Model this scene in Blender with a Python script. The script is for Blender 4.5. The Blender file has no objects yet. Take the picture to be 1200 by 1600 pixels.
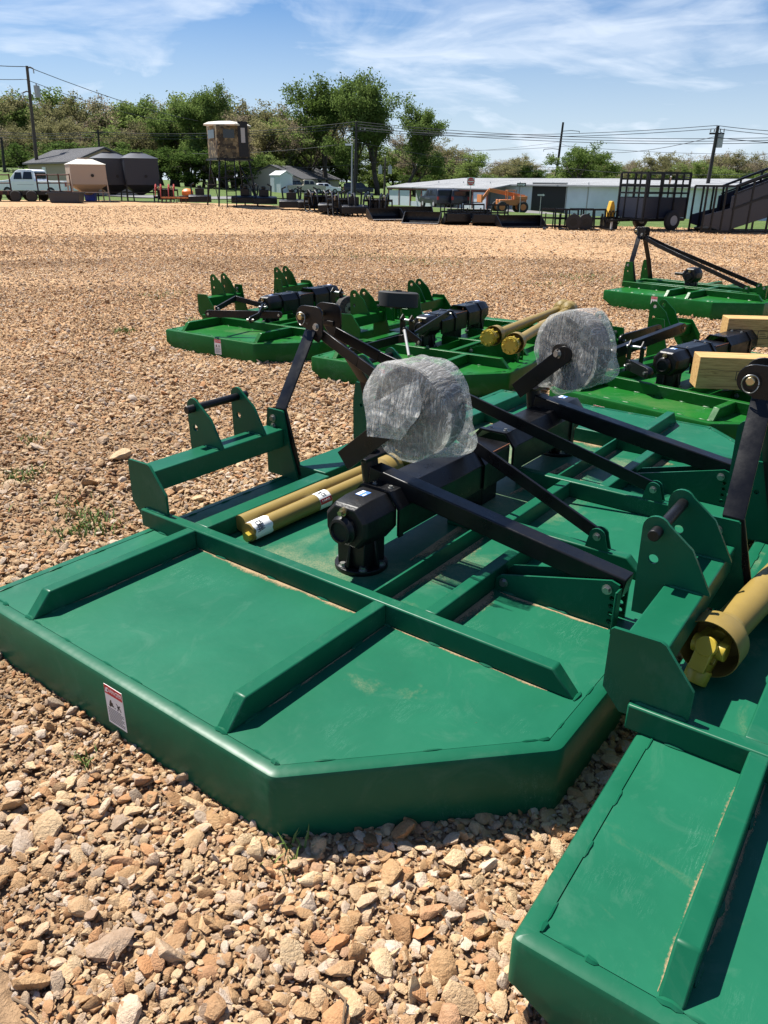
import bpy, bmesh, math, random
import numpy as np
from mathutils import Vector, Matrix, noise, geometry
SC = bpy.context.scene
COL = SC.collection
R = math.radians
rnd = random.Random(7)
nrs = np.random.RandomState(11)

# ------------------------------------------------------------------ camera
PITCH, ROLL, CAMH = 0.40672, 0.00978, 1.6249
def _axes():
    f = Vector((0, math.cos(PITCH), -math.sin(PITCH))); r = Vector((1, 0, 0)); u = r.cross(f)
    c, s = math.cos(ROLL), math.sin(ROLL)
    return (c*r + s*u), (-s*r + c*u), f
CR, CU, CF = _axes()
cam = bpy.data.cameras.new('camera'); camo = bpy.data.objects.new('camera', cam); COL.objects.link(camo)
cam.sensor_fit = 'HORIZONTAL'; cam.sensor_width = 36.0; cam.lens = 36.0
cam.clip_start = 0.05; cam.clip_end = 3000
m = Matrix.Identity(4)
for i in range(3):
    m[i][0] = CR[i]; m[i][1] = CU[i]; m[i][2] = -CF[i]
m[2][3] = CAMH
camo.matrix_world = m
SC.camera = camo

# ------------------------------------------------------------------ sun and sky
M1YAW = 0.92799
SUN_EL = R(59)
_u = Vector((math.cos(M1YAW), math.sin(M1YAW), 0)); _v = Vector((math.sin(M1YAW), -math.cos(M1YAW), 0))
LDIR = (_u*-0.06 + _v*1.0).normalized()              # horizontal travel of the light
SUNV = (-LDIR*math.cos(SUN_EL) + Vector((0, 0, math.sin(SUN_EL)))).normalized()   # towards the sun
sl = bpy.data.lights.new('sun', 'SUN'); sl.energy = 5.0; sl.angle = R(0.53); sl.color = (1.0, 0.955, 0.88)
so = bpy.data.objects.new('sun', sl); COL.objects.link(so)
so.rotation_euler = SUNV.to_track_quat('Z', 'Y').to_euler()

w = bpy.data.worlds.new('World'); SC.world = w; w.use_nodes = True
nt = w.node_tree; nt.nodes.clear()
out = nt.nodes.new('ShaderNodeOutputWorld'); bg = nt.nodes.new('ShaderNodeBackground')
sky = nt.nodes.new('ShaderNodeTexSky'); sky.sky_type = 'NISHITA'; sky.sun_disc = False
sky.sun_elevation = SUN_EL; sky.sun_rotation = math.atan2(SUNV.x, SUNV.y)
sky.air_density = 1.3; sky.dust_density = 0.15; sky.ozone_density = 3.5; sky.altitude = 300
tc = nt.nodes.new('ShaderNodeTexCoord')
def wn(t, **k):
    n = nt.nodes.new(t)
    for a, b in k.items(): setattr(n, a, b)
    return n
mp = wn('ShaderNodeMapping'); mp.inputs['Rotation'].default_value = (R(6), R(-22), R(12)); mp.inputs['Scale'].default_value = (1.9, 1.9, 6.5)
nt.links.new(tc.outputs['Generated'], mp.inputs['Vector'])
n1 = wn('ShaderNodeTexNoise'); n1.inputs['Scale'].default_value = 2.1; n1.inputs['Detail'].default_value = 9; n1.inputs['Roughness'].default_value = .58; n1.inputs['Distortion'].default_value = .7
nt.links.new(mp.outputs[0], n1.inputs['Vector'])
cr = wn('ShaderNodeValToRGB'); cr.color_ramp.elements[0].position = .385; cr.color_ramp.elements[1].position = .64
nt.links.new(n1.outputs['Fac'], cr.inputs[0])
mp2 = wn('ShaderNodeMapping'); mp2.inputs['Rotation'].default_value = (R(-10), R(22), R(40)); mp2.inputs['Scale'].default_value = (4, 4, 22)
nt.links.new(tc.outputs['Generated'], mp2.inputs['Vector'])
n2 = wn('ShaderNodeTexNoise'); n2.inputs['Scale'].default_value = 2.4; n2.inputs['Detail'].default_value = 8; n2.inputs['Distortion'].default_value = 1.2
nt.links.new(mp2.outputs[0], n2.inputs['Vector'])
cr2 = wn('ShaderNodeValToRGB'); cr2.color_ramp.elements[0].position = .46; cr2.color_ramp.elements[1].position = .78
nt.links.new(n2.outputs['Fac'], cr2.inputs[0])
ad = wn('ShaderNodeMath', operation='MULTIPLY_ADD'); ad.inputs[1].default_value = .45
nt.links.new(cr2.outputs[0], ad.inputs[0]); nt.links.new(cr.outputs[0], ad.inputs[2])
cl = wn('ShaderNodeMath', operation='MULTIPLY'); cl.use_clamp = True; cl.inputs[1].default_value = .78
nt.links.new(ad.outputs[0], cl.inputs[0])
tint = wn('ShaderNodeMix', data_type='RGBA', blend_type='MULTIPLY'); tint.inputs[0].default_value = 1
tint.inputs[7].default_value = (.60, 1.02, 1.58, 1)
nt.links.new(sky.outputs[0], tint.inputs[6])
mx = wn('ShaderNodeMix', data_type='RGBA'); mx.inputs[7].default_value = (14.5, 16.0, 18.0, 1)
# thin cloud denser edge-on near the horizon; thinned overhead to lower the fill light
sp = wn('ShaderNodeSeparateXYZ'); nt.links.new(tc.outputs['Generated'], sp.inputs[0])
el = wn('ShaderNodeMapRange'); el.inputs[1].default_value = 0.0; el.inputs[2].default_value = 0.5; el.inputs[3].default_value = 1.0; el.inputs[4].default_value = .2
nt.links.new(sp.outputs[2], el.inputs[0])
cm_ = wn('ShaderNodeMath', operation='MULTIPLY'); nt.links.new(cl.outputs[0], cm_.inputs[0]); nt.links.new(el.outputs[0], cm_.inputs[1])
hz_ = wn('ShaderNodeMapRange'); nt.links.new(sp.outputs[2], hz_.inputs[0])
for _i, _x in enumerate((0.0, .20, .72, 0.0)): hz_.inputs[_i+1].default_value = _x
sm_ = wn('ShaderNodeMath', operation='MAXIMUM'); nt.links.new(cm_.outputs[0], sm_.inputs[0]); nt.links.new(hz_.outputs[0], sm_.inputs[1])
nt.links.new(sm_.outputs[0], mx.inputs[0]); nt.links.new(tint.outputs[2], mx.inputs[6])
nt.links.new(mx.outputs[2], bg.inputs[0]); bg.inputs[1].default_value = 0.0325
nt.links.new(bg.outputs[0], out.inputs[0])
SC.view_settings.view_transform = 'Standard'; SC.view_settings.look = 'None'
SC.view_settings.exposure = 0.98; SC.view_settings.gamma = 1.0
SC.cycles.max_bounces = 6; SC.cycles.transparent_max_bounces = 12

# ------------------------------------------------------------------ photograph geometry helpers (pixel of the 1200x1600 picture -> world)
def ray(px, py):
    return CR*((px-600)/1200) + CU*(-(py-800)/1200) + CF
def at_z(px, py, z=0.0):
    d = ray(px, py); t = (z-CAMH)/d.z
    return Vector((0, 0, CAMH)) + d*t
def at_y(px, py, Y):
    d = ray(px, py); return Vector((0, 0, CAMH)) + d*(Y/d.y)

# ------------------------------------------------------------------ materials
MAT = {}
def N(nt, t, **k):
    n = nt.nodes.new(t)
    for a, b in k.items(): setattr(n, a, b)
    return n
def base_mat(name, color, rough=.5, metal=0.0, spec=.5, coat=0.0):
    m = bpy.data.materials.new(name); m.use_nodes = True
    b = m.node_tree.nodes['Principled BSDF']
    b.inputs['Base Color'].default_value = (*color, 1); b.inputs['Roughness'].default_value = rough
    b.inputs['Metallic'].default_value = metal; b.inputs['Specular IOR Level'].default_value = spec
    b.inputs['Coat Weight'].default_value = coat; b.inputs['Coat Roughness'].default_value = .12
    MAT[name] = m
    return m
def ramp(nt, src, stops):
    r = N(nt, 'ShaderNodeValToRGB'); e = r.color_ramp.elements
    while len(e) < len(stops): e.new(.5)
    for i, (p, c) in enumerate(stops):
        e[i].position = p; e[i].color = (*c, 1) if len(c) == 3 else c
    nt.links.new(src, r.inputs[0]); return r
def noise_n(nt, vec, scale, detail=4, rough=.55, dist=0):
    n = N(nt, 'ShaderNodeTexNoise'); n.inputs['Scale'].default_value = scale; n.inputs['Detail'].default_value = detail
    n.inputs['Roughness'].default_value = rough; n.inputs['Distortion'].default_value = dist
    if vec is not None: nt.links.new(vec, n.inputs['Vector'])
    return n
def mixc(nt, fac, a, b, blend='MIX'):
    m = N(nt, 'ShaderNodeMix', data_type='RGBA', blend_type=blend)
    for sock, val in ((0, fac), (6, a), (7, b)):
        if hasattr(val, 'is_output'): nt.links.new(val, m.inputs[sock])
        elif sock == 0: m.inputs[0].default_value = val
        else: m.inputs[sock].default_value = (*val, 1)
    return m.outputs[2]
def bump(nt, bsdf, h, strength, dist):
    b = N(nt, 'ShaderNodeBump'); b.inputs['Strength'].default_value = strength; b.inputs['Distance'].default_value = dist
    nt.links.new(h, b.inputs['Height']); nt.links.new(b.outputs[0], bsdf.inputs['Normal'])

def paint_mat(name, color, dust=.0, rough=.33):
    m = base_mat(name, color, rough, spec=.18); nt = m.node_tree; b = nt.nodes['Principled BSDF']
    tc = N(nt, 'ShaderNodeTexCoord'); o = tc.outputs['Object']
    big = noise_n(nt, o, 2.3, 5, .6, .6)
    c1 = mixc(nt, ramp(nt, big.outputs[0], [(.3, (0, 0, 0)), (.75, (1, 1, 1))]).outputs[0], [x*.9 for x in color], [min(1, x*1.12+.004) for x in color])
    # pale scuffs: thin stretched streaks
    mp = N(nt, 'ShaderNodeMapping'); mp.inputs['Rotation'].default_value = (0, 0, .6); mp.inputs['Scale'].default_value = (3, 26, 6)
    nt.links.new(o, mp.inputs[0])
    sc = noise_n(nt, mp.outputs[0], 2.2, 8, .7, 1.6)
    ms = N(nt, 'ShaderNodeMath', operation='SUBTRACT'); ms.inputs[1].default_value = .5; nt.links.new(sc.outputs[0], ms.inputs[0]); ma = N(nt, 'ShaderNodeMath', operation='ABSOLUTE'); nt.links.new(ms.outputs[0], ma.inputs[0])
    line = ramp(nt, ma.outputs[0], [(0, (.55, .55, .55)), (.006, (0, 0, 0))]); where = ramp(nt, noise_n(nt, o, 3.3, 3, .6).outputs[0], [(.56, (0, 0, 0)), (.66, (1, 1, 1))])
    c2 = mixc(nt, mixc(nt, 1.0, line.outputs[0], where.outputs[0], 'MULTIPLY'), c1, (.20, .36, .28))
    haze = ramp(nt, noise_n(nt, o, 4.2, 7, .72, 1.2).outputs[0], [(.54, (0, 0, 0)), (.76, (.12, .12, .12))]); c2 = mixc(nt, haze.outputs[0], c2, (.22, .30, .24))
    chip = ramp(nt, noise_n(nt, o, 38, 4, .6).outputs[0], [(.755, (0, 0, 0)), (.775, (.9, .9, .9))]); c2 = mixc(nt, chip.outputs[0], c2, (.13, .045, .025))
    if dust > 0:
        d1 = noise_n(nt, o, 1.7, 6, .65, .8); d2 = noise_n(nt, o, 190, 2, .6)
        sx = N(nt, 'ShaderNodeSeparateXYZ'); nt.links.new(o, sx.inputs[0]); ab = N(nt, 'ShaderNodeMath', operation='ABSOLUTE'); nt.links.new(sx.outputs[0], ab.inputs[0])
        def mr(src, a, b, c, d):
            q = N(nt, 'ShaderNodeMapRange'); nt.links.new(src, q.inputs[0])
            for i_, v_ in enumerate((a, b, c, d)): q.inputs[i_+1].default_value = v_
            return q.outputs[0]
        i1 = N(nt, 'ShaderNodeMath', operation='MULTIPLY'); nt.links.new(mr(ab.outputs[0], 1.15, 1.2, .17, 0), i1.inputs[0]); nt.links.new(mr(sx.outputs[1], -1.55, -1.35, 0, 1), i1.inputs[1])
        i2 = N(nt, 'ShaderNodeMath', operation='ADD'); nt.links.new(d1.outputs[0], i2.inputs[0]); nt.links.new(i1.outputs[0], i2.inputs[1])
        mul = N(nt, 'ShaderNodeMath', operation='MULTIPLY')
        nt.links.new(ramp(nt, i2.outputs[0], [(.64, (0, 0, 0)), (.88, (min(1, dust*2.6),)*3)]).outputs[0], mul.inputs[0])
        nt.links.new(ramp(nt, d2.outputs[0], [(.36, (.25, .25, .25)), (.62, (1, 1, 1))]).outputs[0], mul.inputs[1])
        c2 = mixc(nt, mul.outputs[0], c2, (.42, .33, .19))
        rr = N(nt, 'ShaderNodeMath', operation='MULTIPLY_ADD'); rr.inputs[1].default_value = .45; rr.inputs[2].default_value = rough
        nt.links.new(mul.outputs[0], rr.inputs[0]); nt.links.new(rr.outputs[0], b.inputs['Roughness'])
    nt.links.new(c2, b.inputs['Base Color'])
    h = noise_n(nt, o, 3.2, 4, .5); bump(nt, b, h.outputs[0], .38, .018)
    return m
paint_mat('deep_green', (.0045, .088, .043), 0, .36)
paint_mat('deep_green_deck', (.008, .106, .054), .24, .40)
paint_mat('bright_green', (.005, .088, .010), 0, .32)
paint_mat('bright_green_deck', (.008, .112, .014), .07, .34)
def black_mat():
    m = base_mat('black_paint', (.004, .004, .005), .32, spec=.32); nt = m.node_tree; b = nt.nodes['Principled BSDF']
    tc = N(nt, 'ShaderNodeTexCoord'); n = noise_n(nt, tc.outputs['Object'], 9, 6, .7)
    nt.links.new(ramp(nt, n.outputs[0], [(.35, (.26, .26, .26)), (.75, (.52, .52, .52))]).outputs[0], b.inputs['Roughness'])
    n2 = noise_n(nt, tc.outputs['Object'], 34, 5, .75, .6)
    nt.links.new(mixc(nt, ramp(nt, n2.outputs[0], [(.69, (0, 0, 0)), (.76, (1, 1, 1))]).outputs[0], (.004, .004, .005), (.06, .045, .035)), b.inputs['Base Color'])
    bump(nt, b, n.outputs[0], .12, .01)
black_mat()
def cast_mat():
    m = base_mat('cast_black', (.005, .005, .0055), .42, spec=.35); nt = m.node_tree; b = nt.nodes['Principled BSDF']
    tc = N(nt, 'ShaderNodeTexCoord'); n = noise_n(nt, tc.outputs['Object'], 60, 4, .6); bump(nt, b, n.outputs[0], .35, .004)
    n2 = noise_n(nt, tc.outputs['Object'], 14, 5, .7)
    nt.links.new(mixc(nt, ramp(nt, n2.outputs[0], [(.66, (0, 0, 0)), (.72, (1, 1, 1))]).outputs[0], (.005, .005, .0055), (.08, .03, .014)), b.inputs['Base Color'])
cast_mat()
base_mat('zinc', (.36, .36, .345), .42, 1.0)
base_mat('brass_pin', (.45, .36, .2), .35, 1.0)
base_mat('dull_zinc', (.30, .30, .29), .6)
base_mat('rust_edge', (.16, .05, .02), .8)
def yellow_mat(name, col, rough):
    m = base_mat(name, col, rough); nt = m.node_tree; b = nt.nodes['Principled BSDF']
    tc = N(nt, 'ShaderNodeTexCoord'); n = noise_n(nt, tc.outputs['Object'], 7, 6, .65)
    nt.links.new(mixc(nt, ramp(nt, n.outputs[0], [(.35, (0, 0, 0)), (.8, (1, 1, 1))]).outputs[0], [c*.82 for c in col], col), b.inputs['Base Color'])
    bump(nt, b, noise_n(nt, tc.outputs['Object'], 90, 3).outputs[0], .1, .003)
yellow_mat('shaft_yellow', (.275, .19, .045), .45)
yellow_mat('yoke_yellow', (.52, .38, .04), .4)
base_mat('olive_yellow', (.30, .23, .06), .5)
base_mat('paper', (.78, .78, .76), .6); base_mat('print_black', (.02, .02, .02), .6); base_mat('print_red', (.55, .02, .03), .5); base_mat('print_blue', (.10, .22, .55), .4)
def rubber_mat():
    m = base_mat('laminated_rubber', (.035, .03, .026), .85); nt = m.node_tree; b = nt.nodes['Principled BSDF']
    tc = N(nt, 'ShaderNodeTexCoord'); n = noise_n(nt, tc.outputs['Object'], 55, 4, .7)
    nt.links.new(ramp(nt, n.outputs[0], [(.3, (.012, .012, .012)), (.5, (.04, .036, .032)), (.72, (.11, .085, .065))]).outputs[0], b.inputs['Base Color'])
    bump(nt, b, n.outputs[0], .8, .01)
rubber_mat()
base_mat('tyre_rubber', (.018, .018, .018), .75)
def film_mat():
    m = bpy.data.materials.new('clear_film'); m.use_nodes = True; nt = m.node_tree; b = nt.nodes['Principled BSDF']; MAT['clear_film'] = m
    tc = N(nt, 'ShaderNodeTexCoord'); o = tc.outputs['Object']
    wob = noise_n(nt, o, 7, 3, .6); wv = mixc(nt, .05, o, wob.outputs['Color'])
    def mapped(rot, scl):
        mp = N(nt, 'ShaderNodeMapping'); mp.inputs['Rotation'].default_value = rot; mp.inputs['Scale'].default_value = scl; nt.links.new(wv, mp.inputs[0]); return mp.outputs[0]
    def crease(vec, scale, w_):
        v = noise_n(nt, vec, scale, 3, .5, .5); a = N(nt, 'ShaderNodeMath', operation='SUBTRACT'); a.inputs[1].default_value = .5; nt.links.new(v.outputs[0], a.inputs[0])
        b_ = N(nt, 'ShaderNodeMath', operation='ABSOLUTE'); nt.links.new(a.outputs[0], b_.inputs[0])
        return ramp(nt, b_.outputs[0], [(0, (1, 1, 1)), (w_, (0, 0, 0))]).outputs[0], b_.outputs[0]
    c1, d1 = crease(mapped((.4, .3, .2), (2, 16, 1.5)), 2.2, .012); c2, d2 = crease(mapped((1.1, -.5, .7), (1.5, 22, 4)), 2.0, .012); c3, d3 = crease(mapped((-.7, .9, .1), (20, 2.5, 3)), 2.0, .014)
    big = noise_n(nt, o, 11, 5, .65, .8)
    def mx2(a, c, op, k=None):
        n = N(nt, 'ShaderNodeMath', operation=op); n.use_clamp = op == 'ADD'; nt.links.new(a, n.inputs[0])
        if k is None: nt.links.new(c, n.inputs[1])
        else: n.inputs[1].default_value = k
        return n.outputs[0]
    cre = mx2(mx2(c1, c2, 'MAXIMUM'), mx2(c3, None, 'MULTIPLY', .7), 'MAXIMUM')
    veil = ramp(nt, big.outputs[0], [(.30, (.13, .13, .13)), (.55, (.30, .30, .30)), (.72, (.52, .52, .52))]).outputs[0]
    fac = mx2(veil, mx2(cre, None, 'MULTIPLY', .46), 'ADD')
    b.inputs['Base Color'].default_value = (.80, .79, .75, 1); b.inputs['Roughness'].default_value = .16; b.inputs['Specular IOR Level'].default_value = .8
    tr = N(nt, 'ShaderNodeBsdfTransparent'); mx = N(nt, 'ShaderNodeMixShader'); tl = N(nt, 'ShaderNodeBsdfTranslucent'); tl.inputs[0].default_value = (.78, .77, .73, 1)
    mm = N(nt, 'ShaderNodeMixShader'); mm.inputs[0].default_value = .35
    nt.links.new(b.outputs[0], mm.inputs[1]); nt.links.new(tl.outputs[0], mm.inputs[2])
    nt.links.new(fac, mx.inputs[0]); nt.links.new(tr.outputs[0], mx.inputs[1]); nt.links.new(mm.outputs[0], mx.inputs[2])
    nt.links.new(mx.outputs[0], nt.nodes['Material Output'].inputs[0])
    hgt = mx2(mx2(d1, d2, 'ADD'), mx2(d3, None, 'MULTIPLY', .6), 'ADD')
    bp = N(nt, 'ShaderNodeBump'); bp.inputs['Strength'].default_value = .75; bp.inputs['Distance'].default_value = .025
    nt.links.new(hgt, bp.inputs['Height']); nt.links.new(bp.outputs[0], b.inputs['Normal'])
film_mat()
def sand_mat():
    m = bpy.data.materials.new('settled_sand'); m.use_nodes = True; nt = m.node_tree; b = nt.nodes['Principled BSDF']; MAT['settled_sand'] = m
    b.inputs['Base Color'].default_value = (.36, .26, .15, 1); b.inputs['Roughness'].default_value = .95; b.inputs['Specular IOR Level'].default_value = .1
    tc = N(nt, 'ShaderNodeTexCoord'); n = noise_n(nt, tc.outputs['Object'], 150, 3, .7); n2 = noise_n(nt, tc.outputs['Object'], 12, 4, .7)
    ad = N(nt, 'ShaderNodeMath', operation='ADD'); nt.links.new(n.outputs[0], ad.inputs[0]); nt.links.new(n2.outputs[0], ad.inputs[1])
    at = N(nt, 'ShaderNodeAttribute'); at.attribute_name = 'thick'; a3 = N(nt, 'ShaderNodeMath', operation='ADD'); nt.links.new(ad.outputs[0], a3.inputs[0]); nt.links.new(at.outputs['Fac'], a3.inputs[1])
    nt.links.new(ramp(nt, a3.outputs[0], [(.0, (0, 0, 0)), (.98, (0, 0, 0)), (1.0, (.8, .8, .8))]).outputs[0], b.inputs['Alpha'])
    r_ = [x for x in nt.nodes if x.type == 'VALTORGB'][0]; mr = N(nt, 'ShaderNodeMapRange'); nt.links.new(a3.outputs[0], mr.inputs[0])
    for i_, v_ in enumerate((.92, 1.4, 0, .9)): mr.inputs[i_+1].default_value = v_
    nt.links.new(mr.outputs[0], b.inputs['Alpha'])
sand_mat()
def wood_mat():
    m = base_mat('sawn_timber', (.5, .36, .18), .75); nt = m.node_tree; b = nt.nodes['Principled BSDF']
    tc = N(nt, 'ShaderNodeTexCoord'); mp = N(nt, 'ShaderNodeMapping'); mp.inputs['Scale'].default_value = (1.2, 14, 14); nt.links.new(tc.outputs['Object'], mp.inputs[0])
    n = noise_n(nt, mp.outputs[0], 4, 8, .6, 1.4)
    nt.links.new(ramp(nt, n.outputs[0], [(.3, (.27, .135, .04)), (.5, (.50, .29, .10)), (.75, (.62, .39, .155))]).outputs[0], b.inputs['Base Color'])
    bump(nt, b, n.outputs[0], .3, .004)
wood_mat()

# ------------------------------------------------------------------ mesh helpers
class MB:
    """collects shapes in one mesh; tf maps the builder's own coordinates to object space"""
    def __init__(s, tf=None): s.v = []; s.f = []; s.tf = tf or (lambda p: p)
    def add(s, vs, fs):
        o = len(s.v); s.v += [tuple(s.tf(Vector(p))) for p in vs]; s.f += [tuple(i+o for i in f) for f in fs]; return s
    def box(s, a, b):
        (x0, y0, z0), (x1, y1, z1) = a, b
        return s.add([(x0,y0,z0),(x1,y0,z0),(x1,y1,z0),(x0,y1,z0),(x0,y0,z1),(x1,y0,z1),(x1,y1,z1),(x0,y1,z1)],
                     [(0,3,2,1),(4,5,6,7),(0,1,5,4),(1,2,6,5),(2,3,7,6),(3,0,4,7)])
    def bar(s, p, q, w, h, up=(0, 0, 1)):
        p, q, up = Vector(p), Vector(q), Vector(up); d = (q-p).normalized(); sd = d.cross(up).normalized(); u2 = sd.cross(d)
        vs = [c + sd*(i*w/2) + u2*(j*h/2) for c in (p, q) for i, j in ((-1,-1),(1,-1),(1,1),(-1,1))]
        return s.add(vs, [(0,1,2,3),(7,6,5,4),(0,4,5,1),(1,5,6,2),(2,6,7,3),(3,7,4,0)])
    def cyl(s, p, q, r, r2=None, n=16, caps=True):
        p, q = Vector(p), Vector(q); r2 = r if r2 is None else r2; d = (q-p).normalized()
        a = d.orthogonal().normalized(); b = d.cross(a)
        vs = [p + (a*math.cos(2*math.pi*i/n) + b*math.sin(2*math.pi*i/n))*r for i in range(n)] + [q + (a*math.cos(2*math.pi*i/n) + b*math.sin(2*math.pi*i/n))*r2 for i in range(n)]
        fs = [(i, (i+1) % n, n+(i+1) % n, n+i) for i in range(n)]
        if caps: fs += [tuple(range(n))[::-1], tuple(range(n, 2*n))]
        return s.add(vs, fs)
    def tube(s, pts, r, n=8, taper=None):
        pts = [Vector(p) for p in pts]; vs = []; fs = []
        for k, p in enumerate(pts):
            d = (pts[min(k+1, len(pts)-1)] - pts[max(k-1, 0)]).normalized(); a = d.orthogonal().normalized() if k == 0 else (a - d*a.dot(d)).normalized(); b = d.cross(a)
            rr = r if taper is None else r*taper[k]
            vs += [p + (a*math.cos(2*math.pi*i/n) + b*math.sin(2*math.pi*i/n))*rr for i in range(n)]
        for k in range(len(pts)-1):
            fs += [(k*n+i, k*n+(i+1) % n, (k+1)*n+(i+1) % n, (k+1)*n+i) for i in range(n)]
        fs += [tuple(range(n))[::-1], tuple(range((len(pts)-1)*n, len(pts)*n))]
        return s.add(vs, fs)
    def lathe(s, prof, o, axis, n=32):
        """prof: (along, radius) list, closed loop when first radius > 0 and repeated"""
        o, d = Vector(o), Vector(axis).normalized(); a = d.orthogonal().normalized(); b = d.cross(a); vs = []; fs = []; k = len(prof)
        for t, r in prof:
            vs += [o + d*t + (a*math.cos(2*math.pi*i/n) + b*math.sin(2*math.pi*i/n))*r for i in range(n)]
        for j in range(k-1):
            fs += [(j*n+i, j*n+(i+1) % n, (j+1)*n+(i+1) % n, (j+1)*n+i) for i in range(n)]
        fs += [tuple(range(n))[::-1], tuple(range((k-1)*n, k*n))]
        return s.add(vs, fs)
    def plate(s, outer, holes, fn, a, b):
        """flat plate with holes: 2-D outline and hole loops, fn(x, y, t) -> point, between thickness a and b"""
        loops = [outer] + list(holes)
        tris = geometry.tessellate_polygon([[Vector((x, y, 0)) for x, y in l] for l in loops])
        flat = [p for l in loops for p in l]; n = len(flat)
        vs = [fn(x, y, a) for x, y in flat] + [fn(x, y, b) for x, y in flat]
        fs = [tuple(t) for t in tris] + [tuple(i+n for i in reversed(t)) for t in tris]
        o = 0
        for l in loops:
            k = len(l); fs += [(o+i, o+(i+1) % k, n+o+(i+1) % k, n+o+i) for i in range(k)]; o += k
        return s.add(vs, fs)
    def build(s, name, mat, parent=None, bevel=0, seg=2, angle=38, loc=None):
        me = bpy.data.meshes.new(name); me.from_pydata(s.v, [], s.f); me.validate()
        bm = bmesh.new(); bm.from_mesh(me); bmesh.ops.recalc_face_normals(bm, faces=bm.faces)
        if bevel:
            es = [e for e in bm.edges if len(e.link_faces) == 2 and e.calc_face_angle(0) > R(28)]
            for fc in bm.faces: fc.smooth = any(len(e.link_faces) == 2 and R(1) < e.calc_face_angle(0) <= R(28) for e in fc.edges)
            res = bmesh.ops.bevel(bm, geom=es, offset=bevel, segments=seg, profile=.5, affect='EDGES', clamp_overlap=True)
            for fc in res['faces']: fc.smooth = True       # rounded edges between flat faces
        bm.to_mesh(me); bm.free()
        if not bevel: me.shade_smooth(); me.set_sharp_from_angle(angle=R(angle))
        if mat: me.materials.append(MAT[mat] if isinstance(mat, str) else mat)
        o = bpy.data.objects.new(name, me); COL.objects.link(o)
        if parent: o.parent = parent
        if loc is not None: o.location = loc
        return o
def circ(cx, cy, r, n=14): return [(cx + r*math.cos(2*math.pi*i/n), cy + r*math.sin(2*math.pi*i/n)) for i in range(n)]
class BoltSet(MB):
    """bolts of one kind: every bolt is built as a part of its own, alike bolts share their mesh shape"""
    def __init__(s, tf=None): super().__init__(tf); s.items = []
    def build(s, name, mat, parent=None, **k):
        for it in s.items:
            m_ = MB(s.tf); m_.v, m_.f = it; MB.build(m_, name, mat, parent, **k)
def tag(o, label=None, cat=None, group=None, kind=None):
    for k, val in (('label', label), ('category', cat), ('group', group), ('kind', kind)):
        if val: o[k] = val
    return o
def thing(name, label, cat, loc=(0, 0, 0), rz=0.0, group=None):
    o = bpy.data.objects.new(name, None); COL.objects.link(o); o.empty_display_size = .1
    o.location = loc; o.rotation_euler = (0, 0, rz); return tag(o, label, cat, group)
def copy_tree(o, parent=None):
    c = o.copy(); COL.objects.link(c); c.parent = parent
    for ch in list(o.children): copy_tree(ch, c)
    return c
def text_mesh(txt, size, name, mat, parent, mtx, depth=.0004):
    cu = bpy.data.curves.new(name, 'FONT'); cu.body = txt; cu.size = size; cu.align_x = 'CENTER'; cu.align_y = 'CENTER'; cu.extrude = depth; cu.resolution_u = 3
    t = bpy.data.objects.new('tmp', cu); me = bpy.data.meshes.new_from_object(t); bpy.data.objects.remove(t)
    me.materials.append(MAT[mat]); o = bpy.data.objects.new(name, me); COL.objects.link(o); o.parent = parent; o.matrix_local = mtx
    return o
# ------------------------------------------------------------------ terrain
_ctl = []
for px, py, Y in [(20,314,50),(130,314,50),(250,318,48),(362,321,45),(440,329,42),(560,340,38),(700,352,34.5),(860,358,33),(1000,361,32),(1150,365,31),(1260,366,31),
                  (-80,314,50),(430,305,100),(520,302,140),(600,306,150),(625,324,92),(700,322,88),(760,325,84),(1000,341,68),(1100,347,60),(1250,350,60),(230,307,66),(330,311,66),
                  (90,303,72),(10,262,112),(-60,268,90),(150,291,130),(300,292,130),(850,312,140),(1150,318,140),(450,296,170),(700,312,150)]:
    _p = at_y(px, py, Y); _ctl.append((_p.x, _p.y, _p.z))
for yy in (-6, 0, 4, 8, 12, 16, 20, 24):
    for k in range(-4, 5): _ctl.append((k*(2+yy*.22 if yy > 0 else 2), yy, 0.0))
for xx in (-300, -150, 0, 150, 300):
    for yy in (260, 420, 700): _ctl.append((xx, yy, 1.0))
_ctl = np.array(_ctl)
def gzn(X, Y):
    X = np.asarray(X, float).ravel(); Y = np.asarray(Y, float).ravel()
    d2 = ((X[:, None]-_ctl[None, :, 0])**2 + (Y[:, None]-_ctl[None, :, 1])**2)
    wgt = 1/(d2 + 1.0)**1.7
    z = (wgt*_ctl[None, :, 2]).sum(1)/wgt.sum(1)
    near = np.clip((Y-14)/14, 0, 1); return z*near*near*(3-2*near)
def gz(x, y): return float(gzn([x], [y])[0])
def on_ground(px, Y, dz=0.0):
    """ground point at depth Y in the direction of picture column px"""
    p = at_y(px, 300, Y); return Vector((p.x, Y, gz(p.x, Y)+dz))
_EP = [(-700, 60), (0, 53), (130, 54), (250, 52), (362, 50), (440, 46), (560, 41.5), (700, 37.6), (860, 36.3), (1000, 35.6), (1150, 34.3), (2000, 34)]
def lot_mask(X, Y):
    px = 600 + 1200*X/np.maximum(.918*Y+.64, .5)
    e = np.interp(px, [a for a, b in _EP], [b for a, b in _EP])
    return np.where(Y < 5, 1.0, np.clip((e-Y)/3.0+.5, 0, 1))

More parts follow.
